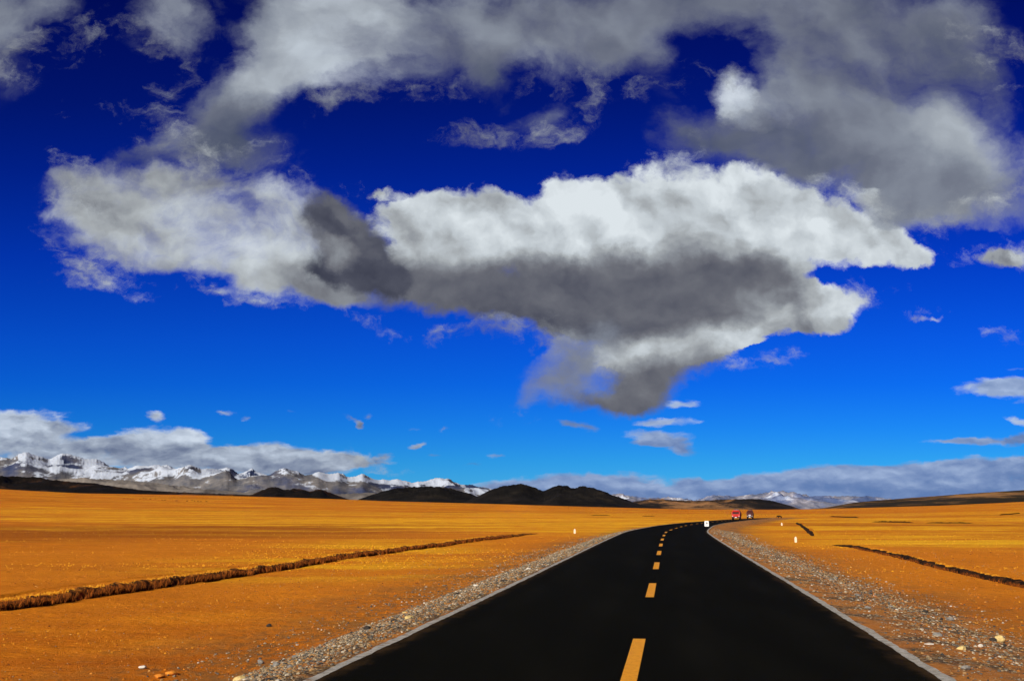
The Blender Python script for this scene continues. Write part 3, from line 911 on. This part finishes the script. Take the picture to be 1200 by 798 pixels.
range_mesh('dark_hills', [(530, 592), (545, 588), (556, 582.5), (563, 580), (572, 575), (580, 572), (590, 569.3), (600, 568), (611, 566.5), (619, 568.5), (627, 571.5), (637, 575.5), (645, 571.5), (655, 568), (664, 569.5), (672, 572.2), (681, 569.3), (690, 570.5), (700, 573), (708, 575.5), (715, 579),
                          (725, 582), (735, 585.5), (745, 589.5), (755, 592.5), (775, 595), (800, 599)], 6400, 2000, M_darkhill, 177, 420, 520, .32, .7, 80, -10, .55)
M_patch = hill_material('patchy_hill', (.009, .008, .008), (.020, .015, .012), (.27, .135, .055), .50, .60, .0016, (1, 1, 3))  # dark tones hold patchy cloud shadow, tan ones the sunlit ground between
range_mesh('low_hills', [(690, 598), (720, 592), (738, 588.5), (750, 586.5), (763, 584.5), (774, 584.8), (785, 585.3), (800, 586.2), (813, 586.5), (825, 586.3), (838, 585.5), (850, 585), (866, 584.8), (883, 584.3), (893, 585), (902, 586), (912, 588.5), (925, 592), (940, 597)], 9500, 2600, M_patch, 190, 560, 640, .3, .8, 70, -20, .55)


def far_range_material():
    m, t, b = material('distant_hazed_rock')  # blue haze of the distance is painted into this rock colour
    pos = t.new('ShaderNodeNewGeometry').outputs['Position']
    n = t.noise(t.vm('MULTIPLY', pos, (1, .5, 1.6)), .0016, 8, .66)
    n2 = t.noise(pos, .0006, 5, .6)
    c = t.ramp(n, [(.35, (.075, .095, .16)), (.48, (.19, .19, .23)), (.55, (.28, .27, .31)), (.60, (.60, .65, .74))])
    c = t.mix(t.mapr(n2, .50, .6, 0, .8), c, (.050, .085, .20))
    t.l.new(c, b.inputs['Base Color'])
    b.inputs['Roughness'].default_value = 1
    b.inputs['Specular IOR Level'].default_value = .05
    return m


M_far = far_range_material()
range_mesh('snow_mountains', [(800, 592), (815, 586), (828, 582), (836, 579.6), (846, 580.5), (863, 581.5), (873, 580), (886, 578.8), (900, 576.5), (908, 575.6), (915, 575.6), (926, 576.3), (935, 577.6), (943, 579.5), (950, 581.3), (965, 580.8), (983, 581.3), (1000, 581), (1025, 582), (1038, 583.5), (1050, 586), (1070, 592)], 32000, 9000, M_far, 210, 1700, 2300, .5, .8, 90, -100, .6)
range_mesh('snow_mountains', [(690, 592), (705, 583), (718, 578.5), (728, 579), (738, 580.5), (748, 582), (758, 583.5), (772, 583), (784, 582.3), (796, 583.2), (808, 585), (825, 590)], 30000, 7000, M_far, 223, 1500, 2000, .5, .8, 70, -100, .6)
M_shaded_slope = hill_material('cloud_shaded_slope', (.012, .010, .007), (.030, .021, .011), (.30, .15, .055), .50, .60, .0020, (.45, 1, 5))  # dark patches are cloud shade put into the slope's colour
range_mesh('right_slope_hill', [(930, 598), (965, 595), (985, 591.5), (1000, 588.8), (1024, 586.5), (1047, 584.8), (1068, 583), (1087, 581.8), (1107, 580.3), (1125, 578.8), (1150, 577.2), (1175, 575.6), (1200, 574), (1260, 569), (1400, 560), (1600, 556)], 4800, 2000, M_shaded_slope, 236, 900, 700, .12, 1.0, 70, -10, .6)


# ------------------------------------------------------------------ stones
def rock_base(seed, sub=1):
    bm = bmesh.new()
    bmesh.ops.create_icosphere(bm, subdivisions=sub, radius=1)
    r = random.Random(seed)
    sc = Vector((r.uniform(.8, 1.3), r.uniform(.6, 1.0), r.uniform(.42, .72)))
    pl = [(Vector((r.uniform(-1, 1), r.uniform(-1, 1), r.uniform(-.3, 1))).normalized(), r.uniform(.55, .85)) for _ in range(6)]
    for v_ in bm.verts:
        p = v_.co.copy()
        for nrm, d in pl:
            k = p.dot(nrm)
            if k > d:
                p -= nrm * (k - d)
        p *= 1 + r.uniform(-.07, .07)
        v_.co = Vector((p.x * sc.x, p.y * sc.y, p.z * sc.z))
    vs = np.array([v_.co[:] for v_ in bm.verts])
    fs = np.array([[v_.index for v_ in f_.verts] for f_ in bm.faces])
    bm.free()
    return vs, fs


RB = [rock_base(i) for i in range(10)]


def stone_material(name, stops):
    m, t, b = material(name)
    geo = t.new('ShaderNodeNewGeometry')
    n = t.noise(geo.outputs['Position'], 30, 5, .65)
    base = t.ramp(geo.outputs['Random Per Island'], stops, 'LINEAR')
    c = t.mix(1.0, base, t.ramp(n, [(.3, (.65, .65, .65)), (.7, (1.25, 1.25, 1.25))]), 'MULTIPLY')
    t.l.new(c, b.inputs['Base Color'])
    b.inputs['Roughness'].default_value = .9
    b.inputs['Specular IOR Level'].default_value = .15
    return m


M_gravel = stone_material('mixed_gravel', [(0, (.028, .024, .021)), (.18, (.078, .068, .056)), (.36, (.145, .120, .088)), (.52, (.20, .145, .080)), (.68, (.29, .130, .025)), (.82, (.27, .205, .120)), (.94, (.35, .295, .21)), (1, (.43, .39, .31))])


def scatter(n, tfun, y0, y1, smin, smax, seed, pw=2.2):
    g = np.random.default_rng(seed)
    ys = y0 * (y1 / y0) ** g.random(n)
    t_ = tfun(g, ys)
    h = heading(ys)
    X = xc(ys) + t_ * np.cos(h)
    Y = ys - t_ * np.sin(h)
    S = smin + (smax - smin) * g.random(n) ** pw
    S = S * np.clip(ys / 22, .8, 2.4) ** .6
    return X, Y, S


def stone_mass(X, Y, S, seed):
    g = np.random.default_rng(seed)
    Z = ground_z(X, Y)
    vs, fs, off = [], [], 0
    kind = g.integers(0, len(RB), len(X))
    for k, (bv, bf) in enumerate(RB):
        i = np.where(kind == k)[0]
        if not len(i):
            continue
        th = g.random(len(i)) * 6.283
        c, s = np.cos(th), np.sin(th)
        v_ = bv[None] * S[i][:, None, None]
        x_ = v_[..., 0] * c[:, None] - v_[..., 1] * s[:, None] + X[i][:, None]
        y_ = v_[..., 0] * s[:, None] + v_[..., 1] * c[:, None] + Y[i][:, None]
        z_ = v_[..., 2] + (Z[i] + S[i] * .16)[:, None]
        vs.append(np.stack([x_, y_, z_], -1).reshape(-1, 3))
        f_ = bf[None] + (np.arange(len(i)) * len(bv))[:, None, None] + off
        fs.append(f_.reshape(-1, 3))
        off += len(i) * len(bv)
    return np.concatenate(vs), np.concatenate(fs)


def tl(g, ys):      # left verge: dense band beside the kerb
    return -(HALF + .24 + np.where(g.random(len(ys)) < .8, 1.75 * g.random(len(ys)) ** .9, 3.2 * g.random(len(ys))))


def tr(g, ys):      # right verge: a band a little away from the kerb
    return HALF + .26 + np.where(g.random(len(ys)) < .65, np.clip(g.normal(1.5, .55, len(ys)), .05, 6), 3.6 * g.random(len(ys)))


def tw(g, ys):      # strays on the dirt
    s = np.where(g.random(len(ys)) < .5, -1, 1)
    return s * (HALF + .4 + 9 * g.random(len(ys)) ** 1.7)


xs, ys_, ss = [], [], []
for n, tf, y0, y1, a, b_, sd in ((26000, tl, 9, 100, .006, .040, 1), (15000, tr, 9, 100, .005, .038, 2), (7000, tw, 9, 60, .005, .022, 3)):
    X, Y, S = scatter(n, tf, y0, y1, a, b_, sd)
    xs.append(X)
    ys_.append(Y)
    ss.append(S)
X, Y, S = np.concatenate(xs), np.concatenate(ys_), np.concatenate(ss)
v, f = stone_mass(X, Y, S, 5)
link('gravel', mesh_np('gravel', v, f, M_gravel), kind='stuff')


def tc_(g, ys):
    s = np.where(g.random(len(ys)) < .55, -1, 1)
    return s * (HALF + 1.2 + 16 * g.random(len(ys)) ** 1.2)


M_clod = stone_material('earth_clods', [(0, (.16, .042, .005)), (.3, (.28, .070, .005)), (.6, (.42, .115, .006)), (.9, (.52, .17, .012)), (1, (.56, .30, .08))])
X, Y, S = scatter(9000, tc_, 10, 55, .006, .034, 77, 2.8)
v, f = stone_mass(X, Y, S, 78)
link('earth_clods', mesh_np('earth_clods', v, f, M_clod), kind='stuff')


def one_stone(label, px, py, wpx, hfac, mat, seed, group=None, name='stone', rz=None):
    x_, y_ = hit(px, py)
    w = wpx / FPX * y_
    bv, bf = rock_base(seed, 2)
    bv = bv / np.array([np.ptp(bv[:, 0]), np.ptp(bv[:, 1]), np.ptp(bv[:, 2])])
    bv = bv * np.array([w, w * .8, w * hfac])
    bv[:, 2] -= bv[:, 2].min() + w * hfac * .12
    o = link(name, mesh_np(name, bv, bf, mat), label=label, category='stone')
    o.location = (x_, y_, float(ground_z(x_, y_)))
    o.rotation_euler = (0, 0, rz if rz is not None else random.uniform(-.6, .6))
    if group:
        o['group'] = group
    return o


M_tan = stone_material('tan_stone', [(0, (.50, .36, .14)), (1, (.52, .38, .15))])
M_grey = stone_material('grey_stone', [(0, (.150, .138, .118)), (1, (.175, .160, .138))])
M_dark = stone_material('dark_stone', [(0, (.028, .022, .018)), (1, (.035, .028, .022))])
M_orng = stone_material('orange_stone', [(0, (.52, .17, .018)), (1, (.56, .19, .02))])
M_pale = stone_material('pale_stone', [(0, (.50, .45, .36)), (1, (.54, .50, .42))])
one_stone('tan angular boulder, the largest rock on the right verge', 1172, 752, 11, .8, M_tan, 41)
one_stone('black lump standing in for the shadow left of the tan angular boulder', 1163, 751, 8, .6, M_dark, 42)  # added dark lump in place of the boulder's cast shadow
one_stone('dark lump standing in for the shadow below and right of the tan angular boulder', 1177, 757, 6, .6, M_dark, 43)  # second dark lump, set where the boulder's shadow falls
one_stone('smooth grey rock at the upper edge of the right gravel verge', 1113, 727, 9, .6, M_grey, 44)
one_stone('small black stone left of the smooth grey rock on right verge', 1103, 726, 4, .7, M_dark, 45)
one_stone('flat grey slab lying close to the right kerb', 1132, 784, 12, .45, M_grey, 46)
one_stone('long thin pale slab lying flat on the right gravel', 1089, 755, 11, .22, M_pale, 47)
one_stone('white chunky stone in the middle of the right gravel', 1149, 758, 6, .7, M_pale, 48)
one_stone('orange flat stone at the lower left corner of left gravel', 187, 794, 12, .42, M_orng, 49)
one_stone('orange flat stone behind its twin, left of the grey gravel', 201, 790, 14, .36, M_orng, 50)
one_stone('pale buff stone alone on the orange dirt left of the gravel', 167, 783, 10, .4, M_pale, 51)
one_stone('large blue-grey rock in the left gravel', 305, 778, 9, .7, M_grey, 52)
one_stone('brown lump on the dirt above the left gravel', 315, 734, 7, .6, M_dark, 53)
g2 = np.random.default_rng(12)
for i in range(28):
    left = i % 2 == 0
    yv = 11 * (34 / 11) ** g2.random()
    t_ = -(HALF + .5 + 1.3 * g2.random()) if left else HALF + .6 + 2.2 * g2.random()
    hh = float(heading(yv))
    wx_, wy_ = float(xc(yv)) + t_ * math.cos(hh), yv - t_ * math.sin(hh)
    bv, bf = rock_base(60 + i, 2)
    w = g2.uniform(.05, .085)
    mt = [M_grey, M_pale, M_dark, M_tan][int(g2.integers(0, 4))]
    o = link('stone', mesh_np('stone', bv * w, bf, mt), category='stone')
    o.location = (wx_, wy_, float(ground_z(wx_, wy_)) + w * .15)
    o['label'] = 'fist-sized %s stone lying in the %s roadside gravel' % ({M_grey: 'grey', M_pale: 'pale', M_dark: 'blackish', M_tan: 'tan'}[mt], 'left' if left else 'right')
    o['group'] = 'larger stones on the gravel verges'


# ------------------------------------------------------------------ dry grass
def grass_material():
    m, t, b = material('dry_grass')
    rnd = t.new('ShaderNodeNewGeometry').outputs['Random Per Island']
    c = t.ramp(rnd, [(0, (.26, .085, .007)), (.35, (.44, .16, .010)), (.7, (.60, .27, .015)), (1, (.72, .38, .03))])
    t.l.new(c, b.inputs['Base Color'])
    b.inputs['Roughness'].default_value = .9
    b.inputs['Specular IOR Level'].default_value = .1
    return m


def dark_grass_material():
    m, t, b = material('dead_root_grass')
    rnd = t.new('ShaderNodeNewGeometry').outputs['Random Per Island']
    c = t.ramp(rnd, [(0, (.012, .006, .003)), (.5, (.085, .022, .005)), (1, (.30, .080, .010))])
    t.l.new(c, b.inputs['Base Color'])
    b.inputs['Roughness'].default_value = 1
    b.inputs['Specular IOR Level'].default_value = .05
    return m


def tufts(name, X, Y, Hh, nb, mat, seed, lean=.6, zoff=0.0, droop=False):
    g = np.random.default_rng(seed)
    n = len(X)
    Z = ground_z(X, Y) + zoff
    th = g.random((n, nb)) * 6.283
    rad = Hh[:, None] * .35 * g.random((n, nb))
    bx = X[:, None] + rad * np.cos(th)
    by = Y[:, None] + rad * np.sin(th)
    hh = Hh[:, None] * g.uniform(.5, 1.1, (n, nb))
    la = g.random((n, nb)) * 6.283
    lx, ly = np.cos(la) * hh * lean * g.random((n, nb)), np.sin(la) * hh * lean * g.random((n, nb))
    w = np.maximum(.006, Hh[:, None] * .05) * np.ones((n, nb)) * np.clip(Y[:, None] / 25, 1, 3)
    z0 = Z[:, None] - .02 + 0 * bx
    v0 = np.stack([bx - w, by, z0], -1)
    v1 = np.stack([bx + w, by, z0], -1)
    v2 = np.stack([bx + lx, by + ly, z0 + hh], -1)
    v_ = np.stack([v0, v1, v2], 2).reshape(-1, 3)
    f_ = np.arange(len(v_)).reshape(-1, 3)
    return link(name, mesh_np(name, v_, f_, mat), kind='stuff')


def yellow_grass_material():
    m, t, b = material('yellow_grass')
    rnd = t.new('ShaderNodeNewGeometry').outputs['Random Per Island']
    c = t.ramp(rnd, [(0, (.40, .14, .005)), (.4, (.58, .25, .008)), (.8, (.72, .37, .014)), (1, (.80, .50, .05))])
    t.l.new(c, b.inputs['Base Color'])
    b.inputs['Roughness'].default_value = .9
    b.inputs['Specular IOR Level'].default_value = .1
    return m


M_grass, M_dgrass, M_grass2 = grass_material(), dark_grass_material(), yellow_grass_material()
g3 = np.random.default_rng(21)
N = 16000
yv = 11 * (130 / 11) ** g3.random(N)
xv = g3.uniform(-.62, .62, N) * yv
th_ = np.abs((xv - xc(yv)) * np.cos(heading(yv)))
cl = fbm(xv / 6, yv / 4, 41, 4)
xl_ = np.interp(yv, LD[:, 1], LD[:, 0])
strip_l = np.exp(-((xv - xl_ - 2.0) / 2.0) ** 2) * (yv > 24) * .22
keep = (th_ > HALF + 2.4) & (cl + g3.normal(0, .10, N) + strip_l > .27)
xv, yv = xv[keep], yv[keep]
tufts('dry_grass', xv, yv, g3.uniform(.02, .055, len(xv)), 9, M_grass, 22)
N = 26000
yv = 34 * (130 / 34) ** g3.random(N)
xv = g3.uniform(-.60, .62, N) * yv
tq = (xv - xc(yv)) * np.cos(heading(yv))
cl = fbm(xv / 14, yv / 5, 47, 4) + g3.normal(0, .1, N)
pr = np.where(tq > 9, .14 * np.exp(-((yv - 76) / 22.) ** 2) + .10 * np.exp(-((yv - 125) / 20.) ** 2), 0) + np.where((tq < -4) & (xv > -18), .12 * np.exp(-((yv - 52) / 18.) ** 2), 0)
keep = (np.abs(tq) > HALF + 3.2) & (cl * .55 + pr > .17)
tufts('dry_grass', xv[keep], yv[keep], g3.uniform(.025, .07, int(keep.sum())), 8, M_grass2, 25)
# dead grass and roots on the face and the lip of the banks
for q, (poly, sd, n_, hh_) in enumerate(((LD, -1, 5200, .24), (RD, 1, 2600, .12))):
    yy_ = poly[0, 1] * (.86 * poly[-1, 1] / poly[0, 1]) ** g3.random(n_)
    cl_ = fbm(yy_ / 1.1, yy_ * 0 + 3.0 + q, 61, 3)
    kk = cl_ + g3.normal(0, .15, n_) > .03
    yy_ = yy_[kk]
    xx_ = np.interp(yy_, poly[:, 1], poly[:, 0]) + sd * (-.04 + .12 * g3.random(len(yy_)))
    tufts('dry_grass', xx_, yy_, hh_ * g3.uniform(.45, 1.25, len(yy_)), 7, M_dgrass, 30 + q, lean=.5)
    m_ = n_ // 4
    yy_ = poly[0, 1] * (.82 * poly[-1, 1] / poly[0, 1]) ** g3.random(m_)
    xx_ = np.interp(yy_, poly[:, 1], poly[:, 0]) + sd * (.22 + .3 * g3.random(m_))
    tufts('dry_grass', xx_, yy_, g3.uniform(.03, .09, m_), 7, M_grass, 40 + q, zoff=hh_ * .92)


# ------------------------------------------------------------------ small built things
def boxbm(bm, cx, cy, cz, sx, sy, sz, bev=0.0):
    r = bmesh.ops.create_cube(bm, size=1)
    for v_ in r['verts']:
        v_.co = Vector((v_.co.x * sx + cx, v_.co.y * sy + cy, v_.co.z * sz + cz))
    if bev:
        es = list({e for v_ in r['verts'] for e in v_.link_edges})
        bmesh.ops.bevel(bm, geom=es, offset=bev, segments=2, affect='EDGES')


def cylbm(bm, c, axis, r, h, seg=20):
    res = bmesh.ops.create_cone(bm, cap_ends=True, segments=seg, radius1=r, radius2=r, depth=h)
    for v_ in res['verts']:
        p = v_.co.copy()
        if axis == 'X':
            p = Vector((p.z, p.y, -p.x))
        elif axis == 'Y':
            p = Vector((p.x, p.z, -p.y))
        v_.co = p + Vector(c)


def part(name, build, mat, parent, **kw):
    bm = bmesh.new()
    build(bm)
    bmesh.ops.recalc_face_normals(bm, faces=bm.faces)
    me = bpy.data.meshes.new(name)
    bm.to_mesh(me)
    bm.free()
    me.materials.append(mat)
    return link(name, me, parent, **kw)


def empty(name, loc, rz, **props):
    o = bpy.data.objects.new(name, None)
    C.objects.link(o)
    o.location = loc
    o.rotation_euler = (0, 0, rz)
    for k, v_ in props.items():
        o[k] = v_
    return o


M_white = simple('white_paint', (.78, .76, .70), .7, .2, var=.08, scale=20)
M_mark = simple('grey_mark', (.09, .09, .09), .8)
M_conc = simple('weathered_white_post', (.74, .62, .42), .85, .1, var=.15, scale=25)


def place(px, py):
    x_, y_ = hit(px, py)
    return x_, y_, float(ground_z(x_, y_))


# kilometre stone at the inside of the bend
kx, ky = bp(828.2, 617.2, lambda y: zr(y) - .06)
ks = empty('milestone', (kx, ky, float(ground_z(kx, ky)) - .03), 0, label='white square milestone with a small grey mark at the bend of the road', category='milestone')
part('block', lambda bm: boxbm(bm, 0, 0, .31, .46, .16, .68, .02), M_white, ks)
part('painted_mark', lambda bm: (boxbm(bm, 0, -.0825, .42, .07, .006, .26), boxbm(bm, -.085, -.0825, .42, .10, .006, .07), boxbm(bm, .085, -.0825, .42, .10, .006, .07)), M_mark, ks)
for px, py, hpx, wpx, lab in ((673.5, 625, 5.4, 2.0, 'short white marker post on the yellow grass left of the road'),
                              (932.6, 635.3, 6.6, 2.2, 'tallest short white marker post on the orange dirt right of the road'),
                              (916.2, 615.6, 3.2, 1.4, 'tiny distant white marker post beyond the bend on the right')):
    x_, y_, z_ = place(px, py)
    w, h_ = wpx / FPX * y_, hpx / FPX * y_
    mk = empty('marker_post', (x_, y_, z_ - .02), .2, label=lab, category='marker post', group='short white marker posts')
    part('post', lambda bm: boxbm(bm, 0, 0, h_ * .42, w, w, h_ * .84, w * .08), M_conc, mk)
    part('cap', lambda bm: (boxbm(bm, 0, 0, h_ * .92, w * .86, w * .86, h_ * .16, w * .2),), M_white, mk)

# ---- trucks coming down the road
M_glass = simple('dark_glass', (.045, .008, .006), .6, .08)
M_rubber = simple('tyre_rubber', (.014, .014, .014), .9, .1)
M_steel = simple('wheel_steel', (.30, .30, .31), .5, .4, .3)
M_black = simple('black_plastic', (.016, .016, .017), .7, .2)
M_lamp = simple('lamp_glass', (.55, .52, .46), .3, .3)
M_plate = simple('plate_white', (.70, .70, .72), .5, .3)


def truck(loc, rz, w, h, body, body2, load, label, bright_grille):
    t = empty('cargo_truck', loc, rz, label=label, category='truck', group='two trucks coming along the road')
    hw = w / 2
    ch = h * .80                         # cab height
    clr = .42
    # front of the truck looks along -Y
    def cab(bm):
        prof = [(0.0, clr), (-.02, clr + .55), (.05, clr + .85), (.22, ch - .12), (.40, ch), (1.55, ch), (1.6, ch - .1), (1.6, clr)]
        L = [bm.verts.new((-hw * .96, a, b_)) for a, b_ in prof]
        Rr = [bm.verts.new((hw * .96, a, b_)) for a, b_ in prof]
        bm.faces.new(L)
        bm.faces.new(Rr[::-1])
        for i in range(len(prof)):
            j = (i + 1) % len(prof)
            bm.faces.new((L[i], L[j], Rr[j], Rr[i]))
        bmesh.ops.recalc_face_normals(bm, faces=bm.faces)
        bmesh.ops.bevel(bm, geom=list(bm.edges), offset=.035, segments=2, affect='EDGES')
    part('cab', cab, body, t)
    z0, z1 = clr + .88, ch - .17
    def glass(bm):
        y0, y1 = .05 + .17 * .03 / 1, .22
        ya = .05 + .17 * (z0 - clr - .85) / (ch - .12 - clr - .85) - .012
        yb = .05 + .17 * (z1 - clr - .85) / (ch - .12 - clr - .85) - .012
        q = [(-hw * .80, ya, z0), (hw * .80, ya, z0), (hw * .74, yb, z1), (-hw * .74, yb, z1)]
        vs = [bm.verts.new(a) for a in q] + [bm.verts.new((a[0], a[1] + .02, a[2])) for a in q]
        for f_ in ((0, 1, 2, 3), (7, 6, 5, 4), (0, 4, 5, 1), (1, 5, 6, 2), (2, 6, 7, 3), (3, 7, 4, 0)):
            bm.faces.new([vs[i] for i in f_])
    part('windscreen', glass, M_glass, t)
    part('sun_visor', lambda bm: boxbm(bm, 0, .14, ch - .10, w * .86, .22, .08, .02), body, t)
    part('roof_fairing', lambda bm: boxbm(bm, 0, .85, ch + .11, w * .78, .9, .24, .07), body, t)
    part('grille', lambda bm: [boxbm(bm, 0, -.035, clr + .42 + k * .10, w * .36, .03, .055) for k in range(4)], bright_grille, t)
    part('bumper', lambda bm: boxbm(bm, 0, -.08, clr + .06, w, .22, .30, .04), M_black, t)
    part('number_plate', lambda bm: boxbm(bm, 0, -.205, clr + .08, .46, .02, .15), M_plate, t)
    for s in (-1, 1):
        part('headlight', lambda bm: boxbm(bm, s * hw * .76, -.03, clr + .36, .24, .06, .15, .02), M_lamp, t)
        part('side_window', lambda bm: boxbm(bm, s * (hw * .96 + .003), .85, (z0 + z1) / 2, .012, .75, z1 - z0), M_glass, t)
        part('mirror', lambda bm: (boxbm(bm, s * (hw + .14), -.02, z0 + .22, .13, .05, .34, .02), boxbm(bm, s * (hw + .03), .02, z0 + .36, .20, .025, .025)), M_black, t)
    part('cargo_bed', lambda bm: (boxbm(bm, 0, 3.6, clr + .42, w, 3.8, .16), boxbm(bm, -hw + .03, 3.6, clr + .85, .05, 3.8, .75), boxbm(bm, hw - .03, 3.6, clr + .85, .05, 3.8, .75),
                                  boxbm(bm, 0, 1.75, clr + .95, w, .06, .95), boxbm(bm, 0, 5.47, clr + .85, w - .12, .06, .75), *[boxbm(bm, s * hw, 1.9 + k * .68, clr + .85, .05, .06, .8) for s in (-1, 1) for k in range(6)]), body2, t)
    def tarp(bm):
        n1_, n2_ = 12, 8
        g = np.random.default_rng(int(h * 100))
        vs = []
        for i in range(n1_ + 1):
            for j in range(n2_ + 1):
                a = j / n2_
                xx = (a - .5) * (w - .10)
                zz = clr + 1.1 + (h - clr - 1.1) * (math.sin(math.pi * min(max(a, .0), 1)) ** .35) * (.92 + .08 * math.sin(i * 1.3)) + g.normal(0, .02)
                vs.append(bm.verts.new((xx, 1.85 + 3.5 * i / n1_, zz)))
        for i in range(n1_):
            for j in range(n2_):
                k = i * (n2_ + 1) + j
                bm.faces.new((vs[k], vs[k + 1], vs[k + n2_ + 2], vs[k + n2_ + 1]))
        for i_ in (0, n1_):
            row = [vs[i_ * (n2_ + 1) + j] for j in range(n2_ + 1)]
            lo_ = [bm.verts.new((row[0].co.x, row[0].co.y, clr + .5)), bm.verts.new((row[-1].co.x, row[-1].co.y, clr + .5))]
            bm.faces.new([lo_[0]] + row + [lo_[1]])
    part('tarpaulin', tarp, load, t)
    part('chassis', lambda bm: (boxbm(bm, -.35, 3.0, clr + .22, .1, 5.0, .2), boxbm(bm, .35, 3.0, clr + .22, .1, 5.0, .2), boxbm(bm, 0, .75, clr - .02, w * .8, .12, .1), boxbm(bm, 0, 4.3, clr - .02, w * .8, .12, .1)), M_black, t)
    for yy in (.75, 4.3):
        for s in (-1, 1):
            wh = part('wheel', lambda bm: cylbm(bm, (s * (hw - .16), yy, .40), 'X', .12, .27), M_black, t)
            def tyre(bm):
                cylbm(bm, (s * (hw - .16), yy, .40), 'X', .40, .24, 26)
                bmesh.ops.bevel(bm, geom=[e for e in bm.edges if len(e.link_faces) == 2 and any(len(f_.verts) > 4 for f_ in e.link_faces)], offset=.035, segments=2, affect='EDGES')
            part('tyre', tyre, M_rubber, wh)
            part('rim', lambda bm: cylbm(bm, (s * (hw - .035), yy, .40), 'X', .23, .02, 22), M_steel, wh)
    return t


def lane_point(px, off):
    best = None
    for y in np.arange(150, 480, .5):
        h_ = float(heading(y))
        x_ = float(xc(y)) + off * math.cos(h_)
        y2 = y - off * math.sin(h_)
        e = abs(x_ / y2 - uv(px, 606)[0])
        if best is None or e < best[0]:
            best = (e, x_, y2, float(zr(y)), h_)
    return best[1:]


M_red = simple('red_truck_paint', (.40, .010, .004), .55, .2, var=.1)
M_maroon = simple('maroon_truck_paint', (.055, .008, .006), .6, .15, var=.1)
M_redbed = simple('red_cargo_side', (.36, .018, .008), .6, .2, var=.15)
M_darkbed = simple('dark_cargo_side', (.05, .012, .010), .6, .2, var=.15)
M_tarp1 = simple('grey_pink_tarp', (.16, .10, .09), .9, .1, var=.2, scale=3)
M_tarp2 = simple('brown_tarp', (.13, .065, .035), .9, .1, var=.25, scale=3)
x_, y_, z_, h_ = lane_point(862.3, -1.5)
print('truck1', x_, y_, z_)
sc_ = y_ / 1200.
truck((x_, y_, z_), -h_, 9.6 * sc_, 11.6 * sc_, M_red, M_redbed, M_tarp1, 'bright red cargo truck with pale headlights, nearer of two on the road', M_red)
x_, y_, z_, h_ = lane_point(878.6, -1.5)
print('truck2', x_, y_, z_)
sc_ = y_ / 1200.
truck((x_, y_, z_), -h_, 7.0 * sc_, 10.6 * sc_, M_maroon, M_darkbed, M_tarp2, 'dark maroon truck with white grille and brown load, farther along the road', M_plate)


# ------------------------------------------------------------------ grazing yaks far out on the left plain
M_fur = simple('black_brown_fur', (.018, .010, .007), 1, .05, var=.4, scale=3)


def yak_mesh():
    bm = bmesh.new()
    J = {'pel': (0, -.75, 1.15), 'mid': (0, 0, 1.05), 'sho': (0, .65, 1.28), 'nk': (0, 1.05, 1.05), 'hd': (0, 1.38, .72), 'mz': (0, 1.52, .48),
         'tl': (0, -1.02, .95), 'tl2': (0, -1.10, .45)}
    E_ = [('pel', 'mid'), ('mid', 'sho'), ('sho', 'nk'), ('nk', 'hd'), ('hd', 'mz'), ('pel', 'tl'), ('tl', 'tl2')]
    Rd = {'pel': .40, 'mid': .46, 'sho': .46, 'nk': .27, 'hd': .19, 'mz': .12, 'tl': .09, 'tl2': .12}
    for s, q in ((-1, 'a'), (1, 'b')):
        J['h1' + q] = (s * .24, -.72, .78)
        J['h2' + q] = (s * .25, -.86, .42)
        J['h3' + q] = (s * .25, -.80, .06)
        J['f1' + q] = (s * .22, .60, .75)
        J['f2' + q] = (s * .22, .62, .40)
        J['f3' + q] = (s * .22, .60, .06)
        J['n1' + q] = (s * .24, 1.33, .88)
        J['n2' + q] = (s * .34, 1.36, 1.10)
        E_ += [('pel', 'h1' + q), ('h1' + q, 'h2' + q), ('h2' + q, 'h3' + q), ('sho', 'f1' + q), ('f1' + q, 'f2' + q), ('f2' + q, 'f3' + q), ('hd', 'n1' + q), ('n1' + q, 'n2' + q)]
        for k, r_ in (('h1', .22), ('h2', .10), ('h3', .08), ('f1', .19), ('f2', .10), ('f3', .08), ('n1', .05), ('n2', .03)):
            Rd[k + q] = r_
    names = list(J)
    me = bpy.data.meshes.new('yak')
    me.from_pydata([J[k] for k in names], [(names.index(a), names.index(b_)) for a, b_ in E_], [])
    o = bpy.data.objects.new('yak_tmp', me)
    C.objects.link(o)
    sk = o.modifiers.new('s', 'SKIN')
    for i, k in enumerate(names):
        me.skin_vertices[0].data[i].radius = (Rd[k], Rd[k])
    me.skin_vertices[0].data[0].use_root = True
    sb = o.modifiers.new('d', 'SUBSURF')
    sb.levels = sb.render_levels = 1
    dg = bpy.context.evaluated_depsgraph_get()
    out = bpy.data.meshes.new_from_object(o.evaluated_get(dg))
    bpy.data.objects.remove(o)
    bm.free()
    out.name = 'yak'
    out.materials.clear()
    out.materials.append(M_fur)
    return out


ym = yak_mesh()
for px, py in ((128, 584.6), (139, 581), (145, 584.6), (149.5, 584.6), (153, 585), (156, 584.8), (164, 585), (168, 584.4), (171, 584.8), (176, 585.4), (182, 585), (190, 586.4), (193, 586.6), (207, 587.4), (219, 587.6), (225, 587), (228, 587.6), (232, 588), (235.5, 588), (242, 588.2), (913.5, 607.3)):
    x_, y_, z_ = place(px, py)
    o = link('yak', ym, category='yak', group='yaks grazing far out on the plain')
    o['label'] = 'tiny dark yak grazing in the far herd below the snow mountains' if px < 500 else 'single dark yak grazing far off right of the trucks'
    o.location = (x_, y_, z_)
    k = 2.2 / FPX * y_ / 2.4
    k = min(max(k, .8), 1.25)
    o.scale = (k, k, k)
    o.rotation_euler = (0, 0, random.choice((1.3, -1.3, 1.8, -1.8, .9)))
